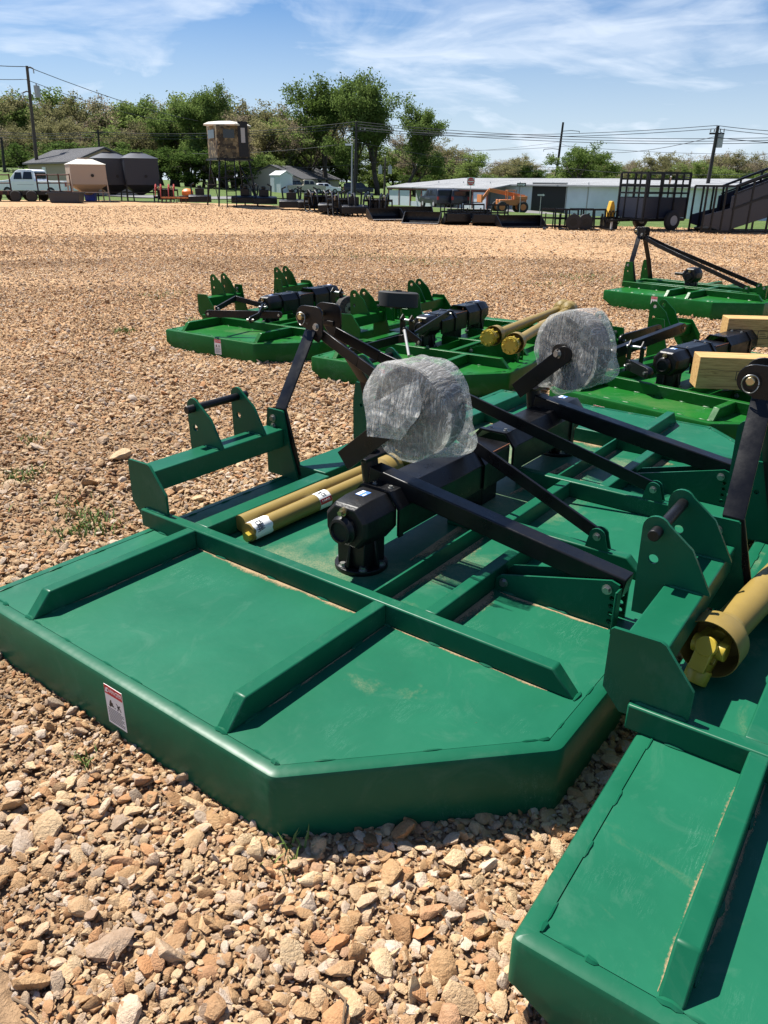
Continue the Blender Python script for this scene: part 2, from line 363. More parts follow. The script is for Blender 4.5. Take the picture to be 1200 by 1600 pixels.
def ground_mat():
    m = base_mat('lot_ground', (.35, .26, .17), .95, spec=.2); nt = m.node_tree; b = nt.nodes['Principled BSDF']
    g = N(nt, 'ShaderNodeNewGeometry'); P = g.outputs['Position']
    fine = noise_n(nt, P, 26, 5, .7); med = noise_n(nt, P, 3.1, 6, .65, .4); big = noise_n(nt, P, .35, 5, .6, .5)
    vor = N(nt, 'ShaderNodeTexVoronoi'); vor.inputs['Scale'].default_value = 17; nt.links.new(P, vor.inputs['Vector'])
    vsep = N(nt, 'ShaderNodeSeparateColor'); nt.links.new(vor.outputs['Color'], vsep.inputs[0])
    stone = ramp(nt, vsep.outputs[0], [(0, (0.306, 0.175, 0.086)), (.3, (0.459, 0.277, 0.139)), (.65, (0.551, 0.357, 0.192)), (.9, (0.653, 0.455, 0.270))])
    dirt = ramp(nt, fine.outputs[0], [(.3, (0.203, 0.112, 0.055)), (.7, (0.408, 0.235, 0.116))])
    cmask = ramp(nt, med.outputs[0], [(.36, (.12, .12, .12)), (.58, (.95, .95, .95))])
    # near the camera the stones are real, and only dark soil shows between them
    sy_ = N(nt, 'ShaderNodeSeparateXYZ'); nt.links.new(P, sy_.inputs[0]); fr = N(nt, 'ShaderNodeMapRange'); nt.links.new(sy_.outputs[1], fr.inputs[0])
    for i_, v_ in enumerate((3.5, 10, 0, 1)): fr.inputs[i_+1].default_value = v_
    soil = ramp(nt, fine.outputs[0], [(.3, (0.150, 0.094, 0.055)), (.7, (0.351, 0.227, 0.130))])
    c = mixc(nt, cmask.outputs[0], dirt.outputs[0], stone.outputs[0]); c = mixc(nt, fr.outputs[0], soil.outputs[0], c)
    c = mixc(nt, ramp(nt, big.outputs[0], [(.35, (0, 0, 0)), (.7, (.45, .45, .45))]).outputs[0], c, (.44, .29, .16))
    # grass beyond the lot
    at = N(nt, 'ShaderNodeAttribute'); at.attribute_name = 'lot'
    gn = noise_n(nt, P, .8, 6, .65); gn2 = noise_n(nt, P, 9, 4, .6)
    gcol = ramp(nt, gn.outputs[0], [(.25, (.045, .085, .018)), (.5, (.075, .13, .028)), (.75, (.12, .16, .045))])
    gcol2 = mixc(nt, ramp(nt, gn2.outputs[0], [(.4, (0, 0, 0)), (.8, (.5, .5, .5))]).outputs[0], gcol.outputs[0], (.16, .15, .06))
    ed = N(nt, 'ShaderNodeMath', operation='ADD'); nt.links.new(at.outputs['Fac'], ed.inputs[0])
    en = N(nt, 'ShaderNodeMath', operation='MULTIPLY_ADD'); en.inputs[1].default_value = .5; en.inputs[2].default_value = -.25; nt.links.new(gn.outputs[0], en.inputs[0]); nt.links.new(en.outputs[0], ed.inputs[1])
    lm = ramp(nt, ed.outputs[0], [(.44, (0, 0, 0)), (.56, (1, 1, 1))])
    nt.links.new(mixc(nt, lm.outputs[0], gcol2, c), b.inputs['Base Color'])
    hs = N(nt, 'ShaderNodeMath', operation='ADD'); nt.links.new(vor.outputs['Distance'], hs.inputs[0]); nt.links.new(fine.outputs[0], hs.inputs[1])
    bump(nt, b, hs.outputs[0], .7, .05)
ground_mat()
def build_ground():
    ys = np.concatenate([np.linspace(-6, 0, 8), np.linspace(.25, 12, 60), np.geomspace(12.3, 700, 110)])
    cs = np.linspace(-1.5, 1.5, 97)
    Y = np.repeat(ys, len(cs)); X = np.tile(cs, len(ys))*(Y+16)
    Z = gzn(X, Y)
    Z += np.array([noise.noise(Vector((x*.9, y*.9, 0)))*.012 + noise.noise(Vector((x*4, y*4, 3)))*.006 if y < 13 else noise.noise(Vector((x*.12, y*.12, 5)))*.03 for x, y in zip(X, Y)]) - .008
    n, k = len(ys), len(cs)
    fs = [(i*k+j, i*k+j+1, (i+1)*k+j+1, (i+1)*k+j) for i in range(n-1) for j in range(k-1)]
    me = bpy.data.meshes.new('ground'); me.from_pydata(list(zip(X, Y, Z)), [], fs); me.shade_smooth()
    a = me.attributes.new('lot', 'FLOAT', 'POINT'); a.data.foreach_set('value', lot_mask(X, Y).astype(np.float32))
    me.materials.append(MAT['lot_ground'])
    o = bpy.data.objects.new('ground', me); COL.objects.link(o); o['kind'] = 'structure'
    return o
GROUND = build_ground()

# ------------------------------------------------------------------ gravel
def stone_mat():
    m = base_mat('gravel_stone', (.4, .3, .2), .88, spec=.25); nt = m.node_tree; b = nt.nodes['Principled BSDF']
    oi = N(nt, 'ShaderNodeObjectInfo'); tc = N(nt, 'ShaderNodeTexCoord')
    col = ramp(nt, oi.outputs['Random'], [(0, (0.331, 0.190, 0.094)), (.12, (0.486, 0.313, 0.163)), (.28, (0.602, 0.414, 0.237)), (.45, (0.651, 0.502, 0.314)), (.57, (0.456, 0.295, 0.163)), (.67, (0.534, 0.281, 0.131)), (.75, (0.389, 0.313, 0.237)), (.84, (0.602, 0.440, 0.286)), (.93, (0.651, 0.553, 0.448)), (1, (0.486, 0.387, 0.294))])
    col.color_ramp.interpolation = 'LINEAR'
    n = noise_n(nt, tc.outputs['Object'], 1.6, 6, .65, .5)
    c = mixc(nt, ramp(nt, n.outputs[0], [(.32, (0, 0, 0)), (.7, (1, 1, 1))]).outputs[0], mixc(nt, 1.0, col.outputs[0], (.74, .68, .62), 'MULTIPLY'), col.outputs[0])
    n3 = noise_n(nt, tc.outputs['Object'], 5, 4, .6)
    c = mixc(nt, ramp(nt, n3.outputs[0], [(.60, (0, 0, 0)), (.72, (.5, .5, .5))]).outputs[0], c, (.40, .22, .10))
    gp = N(nt, 'ShaderNodeNewGeometry'); pn_ = noise_n(nt, gp.outputs['Position'], .42, 5, .6, .8)
    c = mixc(nt, 1.0, c, ramp(nt, pn_.outputs[0], [(.32, (.74, .70, .67)), (.47, (1.0, .98, .97)), (.66, (1.18, 1.17, 1.16))]).outputs[0], 'MULTIPLY')
    nt.links.new(c, b.inputs['Base Color'])
    bump(nt, b, noise_n(nt, tc.outputs['Object'], 4.5, 5, .65).outputs[0], .5, .11)
stone_mat()
SCOL = bpy.data.collections.new('stone_shapes')
STONES = []
for k in range(16):
    bm = bmesh.new(); bmesh.ops.create_icosphere(bm, subdivisions=2 if k < 12 else 1, radius=1)
    r_ = random.Random(100+k)
    pl = []
    for _ in range(11):
        d = Vector((r_.gauss(0, 1), r_.gauss(0, 1), r_.gauss(0, 1))).normalized(); pl.append((d, r_.uniform(.42, .80)))
    off = Vector((k*7.1, 3, 1))
    for vtx in bm.verts:
        p = vtx.co.copy()
        for d, t in pl:
            e = p.dot(d)-t
            if e > 0: p -= d*e*.93
        p *= 1 + .10*noise.noise(p*1.7+off)
        vtx.co = p
    sx, sy, sz = r_.uniform(1.0, 1.65), r_.uniform(.65, 1.05), r_.uniform(.28, .62)
    for vtx in bm.verts: vtx.co = Vector((vtx.co.x*sx, vtx.co.y*sy, vtx.co.z*sz))
    me = bpy.data.meshes.new('stone'); bm.to_mesh(me); bm.free()
    me.shade_smooth(); me.set_sharp_from_angle(angle=R(32)); me.materials.append(MAT['gravel_stone'])
    so_ = bpy.data.objects.new('stone_shape_%02d' % k, me); SCOL.objects.link(so_); STONES.append(me)

def scatter():
    pos, scl, idx = [], [], []
    def zone(r0, r1, dens, med, sig, smax, lo, hi, keep=None):
        half = .62
        area = half*(r1*r1-r0*r0); n = int(area*dens)
        a = nrs.uniform(-half, half, n); r = np.sqrt(nrs.uniform(r0*r0, r1*r1, n))
        x = r*np.sin(a); y = r*np.cos(a)
        s = np.minimum(med*np.exp(nrs.normal(0, sig, n)), smax)
        k = np.ones(n, bool)
        if keep is not None: k = keep(x, y, s)
        x, y, s = x[k], y[k], s[k]; n = len(x)
        z = gzn(x, y) + s*nrs.uniform(-.1, .6, n)
        pos.append(np.stack([x, y, z], 1)); scl.append(s); idx.append(nrs.randint(lo, hi, n))
    def dirt(x, y, s):
        v = np.array([noise.noise(Vector((a*1.1+4, b*1.1, 0)))+.5*noise.noise(Vector((a*3.1, b*3.1, 7))) for a, b in zip(x, y)])
        left = np.clip((-.25-x)/.5, 0, 1)
        pr = np.clip(1.0 - v*.8 - .42*left, .3, 1); return nrs.uniform(0, 1, len(x)) < pr
    zone(.55, 3.7, 3900, .0112, .44, .034, 0, 12, dirt)
    zone(.55, 3.7, 7500, .0052, .42, .012, 8, 16)
    zone(3.7, 8.5, 2700, .0112, .42, .04, 0, 14, dirt)
    zone(3.7, 8.5, 1300, .0075, .35, .013, 10, 16)
    zone(8.5, 19, 980, .0122, .38, .045, 8, 16)
    zone(19, 27, 260, .0165, .35, .05, 10, 16); zone(27, 46, 60, .020, .35, .06, 10, 16, lambda x, y, s: lot_mask(x, y) > .6)
    # larger rocks seen in the photograph (pixel, half width)
    for px, py, s in [(175,1475,.047),(75,1300,.05),(265,1490,.042),(48,1532,.05),(690,1520,.04),(330,1575,.046),(128,1415,.04),(560,1390,.03),(625,1450,.034),(545,1570,.036),(205,1265,.03),(95,1250,.03),(30,1290,.04),(740,1430,.03),
                      (160,690,.07),(190,712,.075),(140,755,.06),(155,725,.05),(60,700,.06),(485,1415,.04),(395,1330,.035),(455,1490,.036),(600,1500,.036),(720,1560,.04),(330,1440,.032)]:
        p = at_z(px, py, .01); pos.append(np.array([[p.x, p.y, s*.25]])); scl.append(np.array([s])); idx.append(np.array([rnd.randrange(12)]))
    return np.concatenate(pos), np.concatenate(scl), np.concatenate(idx)
SP, SS, SI = scatter()
SR = np.stack([nrs.normal(0, .45, len(SP)), nrs.normal(0, .45, len(SP)), nrs.uniform(0, 6.28, len(SP))], 1)
# the 300 stones that show largest become parts of the ground, one object each
_q = SP - np.array([0, 0, CAMH]); _dep = _q @ np.array(CF)
_sx = 600 + 1200*(_q @ np.array(CR))/_dep; _sy = 800 - 1200*(_q @ np.array(CU))/_dep
_size = np.where((_dep > .2) & (_sx > 0) & (_sx < 1200) & (_sy > 0) & (_sy < 1600), SS/_dep, 0)
# not those under or behind the two near decks
def _inside(px, py, poly):
    c = False; j = len(poly)-1
    for i in range(len(poly)):
        if (poly[i][1] > py) != (poly[j][1] > py) and px < (poly[j][0]-poly[i][0])*(py-poly[i][1])/(poly[j][1]-poly[i][1])+poly[i][0]: c = not c
        j = i
    return c
_H1 = [(0,905),(0,1040),(429,1316),(875,1270),(880,1240),(985,1105),(1200,900),(1200,560),(560,560),(420,640)]; _H2 = [(775,1440),(800,1560),(850,1600),(1200,1600),(1200,900),(985,1100)]
big = []
for i in np.argsort(-_size)[:900]:
    if len(big) < 300 and not _inside(_sx[i], _sy[i], _H1) and not _inside(_sx[i], _sy[i], _H2): big.append(int(i))
for i in big:
    o = bpy.data.objects.new('stone', STONES[int(SI[i])]); COL.objects.link(o); o.parent = GROUND
    o.location = SP[i]; o.rotation_euler = SR[i]; o.scale = (SS[i],)*3
_keep = np.ones(len(SP), bool); _keep[big] = False
def gravel_object():
    P, S, I, Q = SP[_keep], SS[_keep], SI[_keep], SR[_keep]
    me = bpy.data.meshes.new('gravel'); me.vertices.add(len(P)); me.vertices.foreach_set('co', P.astype(np.float32).ravel())
    for nm, ty, dt, key in (('scl', 'FLOAT', S.astype(np.float32), 'value'), ('idx', 'INT', I.astype(np.int32), 'value'), ('rot', 'FLOAT_VECTOR', Q.astype(np.float32).ravel(), 'vector')):
        a = me.attributes.new(nm, ty, 'POINT'); a.data.foreach_set(key, dt)
    o = bpy.data.objects.new('gravel', me); COL.objects.link(o)
    tag(o, 'tan and brown crushed stone gravel covering the whole lot', 'gravel', kind='stuff')
    ng = bpy.data.node_groups.new('scatter_stones', 'GeometryNodeTree')
    ng.interface.new_socket('Geometry', in_out='INPUT', socket_type='NodeSocketGeometry'); ng.interface.new_socket('Geometry', in_out='OUTPUT', socket_type='NodeSocketGeometry')
    gi, go = ng.nodes.new('NodeGroupInput'), ng.nodes.new('NodeGroupOutput')
    ci = ng.nodes.new('GeometryNodeCollectionInfo'); ci.inputs[0].default_value = SCOL; ci.inputs[1].default_value = True; ci.inputs[2].default_value = True
    ip = ng.nodes.new('GeometryNodeInstanceOnPoints'); ip.inputs['Pick Instance'].default_value = True
    def na(nm, ty):
        n = ng.nodes.new('GeometryNodeInputNamedAttribute'); n.data_type = ty; n.inputs[0].default_value = nm; return n.outputs[0]
    er = ng.nodes.new('FunctionNodeEulerToRotation')
    ng.links.new(na('rot', 'FLOAT_VECTOR'), er.inputs[0])
    ng.links.new(gi.outputs[0], ip.inputs['Points']); ng.links.new(ci.outputs[0], ip.inputs['Instance'])
    ng.links.new(na('idx', 'INT'), ip.inputs['Instance Index']); ng.links.new(er.outputs[0], ip.inputs['Rotation']); ng.links.new(na('scl', 'FLOAT'), ip.inputs['Scale'])
    ng.links.new(ip.outputs[0], go.inputs[0])
    md = o.modifiers.new('scatter', 'NODES'); md.node_group = ng
gravel_object()

# grass tufts growing through the gravel
def grass_tufts():
    base_mat('tuft_green', (.11, .17, .03), .7)
    mb = MB()
    spots = [(40,745,.10,60),(55,690,.08,40),(20,750,.12,60),(150,825,.12,110),(135,810,.1,60),(110,835,.1,40),(190,518,.10,60),(200,520,.08,30),(250,462,.3,90),(300,505,.2,50),(560,400,.9,160),(640,408,.9,160),(690,412,.6,80),(900,432,.7,120),(930,436,.5,60),
             (105,790,.14,40),(450,1345,.05,24),(135,1195,.04,20),(310,505,.3,60),(840,445,.5,60),(600,455,.4,50)]
    for px, py, sp, n in spots:
        c = at_z(px, py, 0)
        for _ in range(n):
            x, y = c.x+rnd.gauss(0, sp*.6), c.y+rnd.gauss(0, sp*.6); h = rnd.uniform(.02, .055); a = rnd.uniform(0, 6.28); w_ = rnd.uniform(.0022, .004)*(1+c.y*.08)
            l = rnd.uniform(.2, 1.1)*h; dx, dy = math.cos(a), math.sin(a); z = gz(x, y)
            mb.add([(x-dy*w_, y+dx*w_, z), (x+dy*w_, y-dx*w_, z), (x+dx*l*.4+dy*w_*.7, y+dy*l*.4-dx*w_*.7, z+h*.65), (x+dx*l, y+dy*l, z+h), (x+dx*l*.4-dy*w_*.7, y+dy*l*.4+dx*w_*.7, z+h*.65)], [(0, 1, 2, 4), (4, 2, 3)])
    tag(mb.build('grass', 'tuft_green'), 'small green grass tufts growing through the gravel', 'grass', kind='stuff')
grass_tufts()
def twigs():
    base_mat('dry_twig', (.17, .11, .06), .8)
    for pts, lab in (([(500,1535),(527,1552),(540,1568),(535,1600)], 'thin dry twig lying among the stones at the front'), ([(20,1560),(45,1577),(60,1592)], 'short brown twig on the stones in the bottom left corner'), ([(228,690),(254,698)], 'dark dry twig on the gravel left of the green hitch beam')):
        mb = MB(); P = [at_z(a, b, .03) for a, b in pts]; mb.tube([p + Vector((0, 0, rnd.uniform(0, .012))) for p in P], .0032, 6, [1]*(len(P)-1)+[.5]); tag(mb.build('twig', 'dry_twig'), lab, 'twig')
twigs()
# ------------------------------------------------------------------ rotary mowers
H = 0.215; T = 0.2946
def bead(mb, p, q, r, seed=0):
    p, q = Vector(p), Vector(q); n = max(4, int((q-p).length/.012)); rr = random.Random(seed)
    pts = [p.lerp(q, i/n) + Vector((rr.uniform(-1, 1), rr.uniform(-1, 1), rr.uniform(-.4, .4)))*r*.18 for i in range(n+1)]
    mb.tube(pts, r, 6, [.35]+[rr.uniform(.8, 1.1) for _ in range(n-1)]+[.35])
def stitch(mb, p, q, r, step=.2, ln=.05, seed=0):
    p, q = Vector(p), Vector(q); d = (q-p); l = d.length; d /= l; rr = random.Random(seed+int(l*1000)); t = .03
    while t + ln < l:
        k = ln*rr.uniform(.8, 1.3); bead(mb, p+d*t, p+d*(t+k), r, rr.random()); t += step*rr.uniform(.6, 1.35)
def ring_path(pts, rad=.022):
    res = []; n = len(pts)
    for i in range(n):
        a, b, c = (Vector(pts[(i+k) % n]) for k in (-1, 0, 1))
        d1 = (Vector((a.x, a.y, 0))-Vector((b.x, b.y, 0))).normalized(); d2 = (Vector((c.x, c.y, 0))-Vector((b.x, b.y, 0))).normalized()
        if d1.dot(d2) > -.985:
            for t in (0, .25, .5, .75, 1):
                p0, p1, p2 = b+d1*rad, b, b+d2*rad; q = p0*(1-t)**2+p1*2*t*(1-t)+p2*t*t; res.append((q.x, q.y, b.z))
        else: res.append(tuple(b))
    return res
def inset_dirs(path):
    n = len(path); out = []
    for i in range(n):
        a, b, c = path[i-1], path[i], path[(i+1) % n]
        e1 = Vector((b[0]-a[0], b[1]-a[1])).normalized(); e2 = Vector((c[0]-b[0], c[1]-b[1])).normalized()
        n1 = Vector((-e1.y, e1.x)); n2 = Vector((-e2.y, e2.x)); s = (n1+n2).normalized(); out.append(s/max(.3, s.dot(n1)))
    return out
def skirt_and_deck(W, L, vc, uc, tf):
    pts = [(0, 0, .085), (W, 0, .085), (W, .17, 0), (W, vc, 0), (W-uc, L, 0), (uc, L, 0), (0, vc, 0), (0, .17, 0)]
    path = ring_path(pts); dirs = inset_dirs(path)
    prof = [(0, None), (0, H-.018), (.0055, H-.0055), (.018, H), (.045, H), (.045, H-.0082), (.07, H-.0082), (.07, H-.012), (.006, H-.02), (.006, None)]
    sk = MB(tf); n = len(path); k = len(prof)
    sd_ = inset_dirs(pts); own = [min(range(len(pts)), key=lambda i: (pts[i][0]-x)**2+(pts[i][1]-y)**2) for x, y, zb in path]
    def off(i, ins):
        if ins > .03: q = pts[own[i]]; e = sd_[own[i]]; return q[0]+e.x*ins, q[1]+e.y*ins
        return path[i][0]+dirs[i].x*ins, path[i][1]+dirs[i].y*ins
    vs = [(*off(i, ins), path[i][2] if z is None else z) for i in range(n) for ins, z in prof]
    fs = [(i*k+j, i*k+(j+1) % k, ((i+1) % n)*k+(j+1) % k, ((i+1) % n)*k+j) for i in range(n) for j in range(k)]
    sk.add(vs, fs)
    dk = MB(tf); pl = [(x+d.x*.0475, y+d.y*.0475) for (x, y, zb), d in zip(pts, inset_dirs(pts))]
    m_ = len(pl); dk.add([(x, y, H-.007) for x, y in pl]+[(x, y, H-.0012) for x, y in pl], [tuple(range(m_)), tuple(range(m_, 2*m_))]+[(i, (i+1) % m_, m_+(i+1) % m_, m_+i) for i in range(m_)])
    return sk, dk, [(x+s*.047, y+t*.047, H) for (x, y, _), (s, t) in zip(pts, [(1,1),(-1,1),(-1,0),(-1,-.41),(-.41,-1),(.41,-1),(1,-.41),(1,0)])]
def danger_sticker(parent, v, z, c, face_u):
    """warning decal on the side skirt: x of the decal runs along v"""
    x = face_u-c-.0012
    Mx = Matrix(((0, 0, -1, x), (-1, 0, 0, -v), (0, 1, 0, z), (0, 0, 0, 1)))     # local x -> -Y (towards larger v), local y -> z, normal -> -X
    w2, h2 = .046, .073
    st = MB(lambda p: Mx @ p); st.box((-w2, -h2, -.0006), (w2, h2, .0006)); s = st.build('warning_sticker', 'paper', parent)
    rd = MB(lambda p: Mx @ p); rd.box((-w2*.97, h2-.033, .0007), (w2*.97, h2-.001, .0011)); rd.build('red_band', 'print_red', s)
    text_mesh('DANGER', .0195, 'danger_lettering', 'paper', s, Mx @ Matrix.Translation((.006, h2-.017, .0013)))
    tri = MB(lambda p: Mx @ p); tri.add([(-w2*.9, h2-.026, .0012), (-w2*.62, h2-.026, .0012), (-w2*.76, h2-.008, .0012), (-w2*.9, h2-.026, .0018), (-w2*.62, h2-.026, .0018), (-w2*.76, h2-.008, .0018)], [(0, 1, 2), (3, 5, 4), (0, 3, 4, 1), (1, 4, 5, 2), (2, 5, 3, 0)]); tri.build('warning_triangle', 'paper', s)
    pg = MB(lambda p: Mx @ p)
    for (a, b, c2, d) in [(-.030, -.002, -.006, .003), (-.027, .003, -.010, .013), (-.023, .013, -.016, .021), (-.029, -.006, -.022, -.001), (.012, .006, .017, .011), (-.003, -.004, .002, -.001)]: pg.box((a, b, .0007), (c2, d, .0011))
    pg.bar((.013, .006, .0009), (.027, .016, .0009), .005, .0004); pg.bar((.02, .01, .0009), (.012, -.006, .0009), .004, .0004); pg.bar((.02, .01, .0009), (.03, -.004, .0009), .004, .0004); pg.bar((.018, .012, .0009), (.008, .02, .0009), .003, .0004)
    pg.build('pictogram', 'print_black', s)
    ln = MB(lambda p: Mx @ p)
    for i in range(9): ln.box((-w2*.85, -.014-i*.0062, .0007), (w2*(.85 if i % 3 else .6), -.0118-i*.0062, .0010))
    ln.build('printed_lines', 'print_black', s)
def bolt(bs, p, axis, r=.013, h=.011):
    mb = MB(bs.tf); bs.items.append((mb.v, mb.f)); p, a = Vector(p), Vector(axis).normalized(); mb.cyl(p, p+a*h*.25, r*1.45, n=14); mb.cyl(p+a*h*.25, p+a*h*1.2, r, n=6)
def film_wrap(parent, cen, R0, hw, tf, seed, drape=None):
    """crumpled clear plastic bag around a wheel whose axle runs along u"""
    nth, prof = 132, []
    for t in np.linspace(0, 1, 14): prof.append((-hw, .03+(R0-.03)*t))
    for t in np.linspace(0, 1, 12)[1:]: prof.append((-hw+2*hw*t, R0))
    for t in np.linspace(0, 1, 14)[1:]: prof.append((hw, R0-(R0-.03)*t))
    off = Vector((seed*3.3, 1.7, 9)); vs = []
    for a, r in prof:
        for i in range(nth):
            th = 2*math.pi*i/nth; q = Vector((a, math.cos(th)*r, math.sin(th)*r)); nrm = Vector((a/hw*.5, math.cos(th), math.sin(th))) if r > R0*.98 else Vector((a/hw, 0, 0))
            w2 = Vector((q.x*5, q.y*8+q.z*3, q.z*3.2-q.y*2)); rid = abs(noise.noise(w2+off)); rid2 = abs(noise.noise(Vector((q.x*14, q.z*22+q.y*9, q.y*6))+off)); lump = noise.noise(q*5+off)
            rid3 = abs(noise.noise(q*44+off)); disp = .003 + .018*rid + .005*rid2 + .002*rid3 + .008*lump
            if drape:
                for th0, wd, amt, side in drape:
                    dth = (th-th0+math.pi) % (2*math.pi)-math.pi
                    if abs(dth) < wd and r > R0*.6: disp += amt*(math.cos(dth/wd*math.pi/2))**1.5*(r/R0)**2*(1+.3*noise.noise(q*14+off))*(1 if side == 0 else max(0, .5+.5*side*a/hw))
            vs.append((cen[0]+q.x+nrm.x*disp, cen[1]+q.y+nrm.y*disp, cen[2]+q.z+nrm.z*disp))
    k = len(prof); fs = [(j*nth+i, j*nth+(i+1) % nth, (j+1)*nth+(i+1) % nth, (j+1)*nth+i) for j in range(k-1) for i in range(nth)]
    fs += [tuple(range(nth))[::-1], tuple(range((k-1)*nth, k*nth))]
    mb = MB(tf); mb.add(vs, fs); return mb
def tail_wheel(parent, u0, arm, hub, tf, side, wrap, seed, drape=None, flap=None):
    (av, az), (bv, bz) = arm
    a = MB(tf); a.bar((u0, av, az), (u0, bv, bz), .075, .075); arm_o = a.build('wheel_arm', 'black_paint', parent, bevel=.005, seg=2)
    k = MB(tf); k.cyl((u0, bv-.012, bz-.075), (u0, bv-.035, bz+.12), .036, n=20); k.cyl((u0, bv-.011, bz-.085), (u0, bv-.012, bz-.07), .045, n=20); k.build('pivot_tube', 'black_paint', parent)
    hv, hz = hub
    p0 = Vector((0, bv-.03, bz+.10)); d = (Vector((0, hv, hz))-p0); d.normalize()
    cr_ = MB(tf); cr_.box((u0-.098, bv-.085, bz+.075), (u0+.098, bv+.035, bz+.088)); cr_.build('fork_crown', 'black_paint', parent, bevel=.002)
    for s in (-1, 1):
        f = MB(tf); st = p0-d*.055; en = Vector((0, hv, hz)); nrm = Vector((0, -d.z, d.y))*.042
        pts = [st-nrm, st+nrm]+[en+nrm*math.cos(t)+d*.042*math.sin(t) for t in [0]]+[en+nrm*math.cos(t)+d*.042*math.sin(t) for t in np.linspace(.3, math.pi-.3, 7)]+[en-nrm]
        f.plate([(p.y, p.z) for p in pts], [], lambda x, y, t: (t, x, y), u0+s*.080-.006-(.03 if s < 0 else 0), u0+s*.080+.006-(.03 if s < 0 else 0)); f.build('fork_arm', 'black_paint', parent, bevel=.0015, seg=1)
    wh = MB(tf); kw = 1.0 if side < 0 else 1.12; wh.lathe([(-.064, .05), (-.064, .160*kw), (-.054, .173*kw), (.054, .173*kw), (.064, .160*kw), (.064, .05)], (u0, hv, hz), (1, 0, 0), 44)
    w_ = wh.build('tail_wheel', 'laminated_rubber', parent)
    hb = MB(tf); hb.cyl((u0-.11, hv, hz), (u0+.11, hv, hz), .047, n=20); hb.build('hub', 'cast_black', w_)
    b = BoltSet(tf)
    for s in (-1, 1): bolt(b, (u0+s*.0865-(.03 if s < 0 else 0), hv, hz), (s, 0, 0), .017, .014)
    b.build('axle_bolt', 'zinc', w_)
    if wrap:
        fm = film_wrap(w_, (u0, hv, hz), .174*kw, (.092 if side < 0 else .072), tf, seed, drape)
        if flap: 
            for grid in flap: fm.add(*grid)
        fm.build('plastic_wrap', 'clear_film', w_, angle=25)
    if side > 0:      # this castor wheel stands turned in its fork
        hb_ = tf(Vector((u0, hv, hz))); w_.matrix_local = Matrix.Translation(hb_) @ Matrix.Rotation(R(-18), 4, 'Z') @ Matrix.Translation(-hb_)
def sheet(c00, c10, c11, c01, bulge, amp, seed, n=22):
    """crumpled film sheet between four corners, two sided with a thickness of a millimetre"""
    c = [Vector(p) for p in (c00, c10, c11, c01)]; nr = (c[1]-c[0]).cross(c[3]-c[0]).normalized(); vs = []
    for lay in (0, .0012):
        for j in range(n+1):
            for i in range(n+1):
                s, t = i/n, j/n; p = c[0]*(1-s)*(1-t)+c[1]*s*(1-t)+c[2]*s*t+c[3]*(1-s)*t
                k = bulge*math.sin(s*math.pi)*math.sin(t*math.pi) + amp*(abs(noise.noise(p*14+Vector((seed, 0, 0))))+.6*abs(noise.noise(p*33+Vector((seed, 4, 0)))))
                vs.append(p+nr*(k+lay)+Vector((0, noise.noise(p*9)*amp*.6, noise.noise(p*8+Vector((3, 3, 3)))*amp*.6)))
    q = (n+1)**2; fs = []
    for j in range(n):
        for i in range(n):
            a = j*(n+1)+i; fs += [(a, a+1, a+n+2, a+n+1), (q+a+n+1, q+a+n+2, q+a+1, q+a)]
    return vs, fs
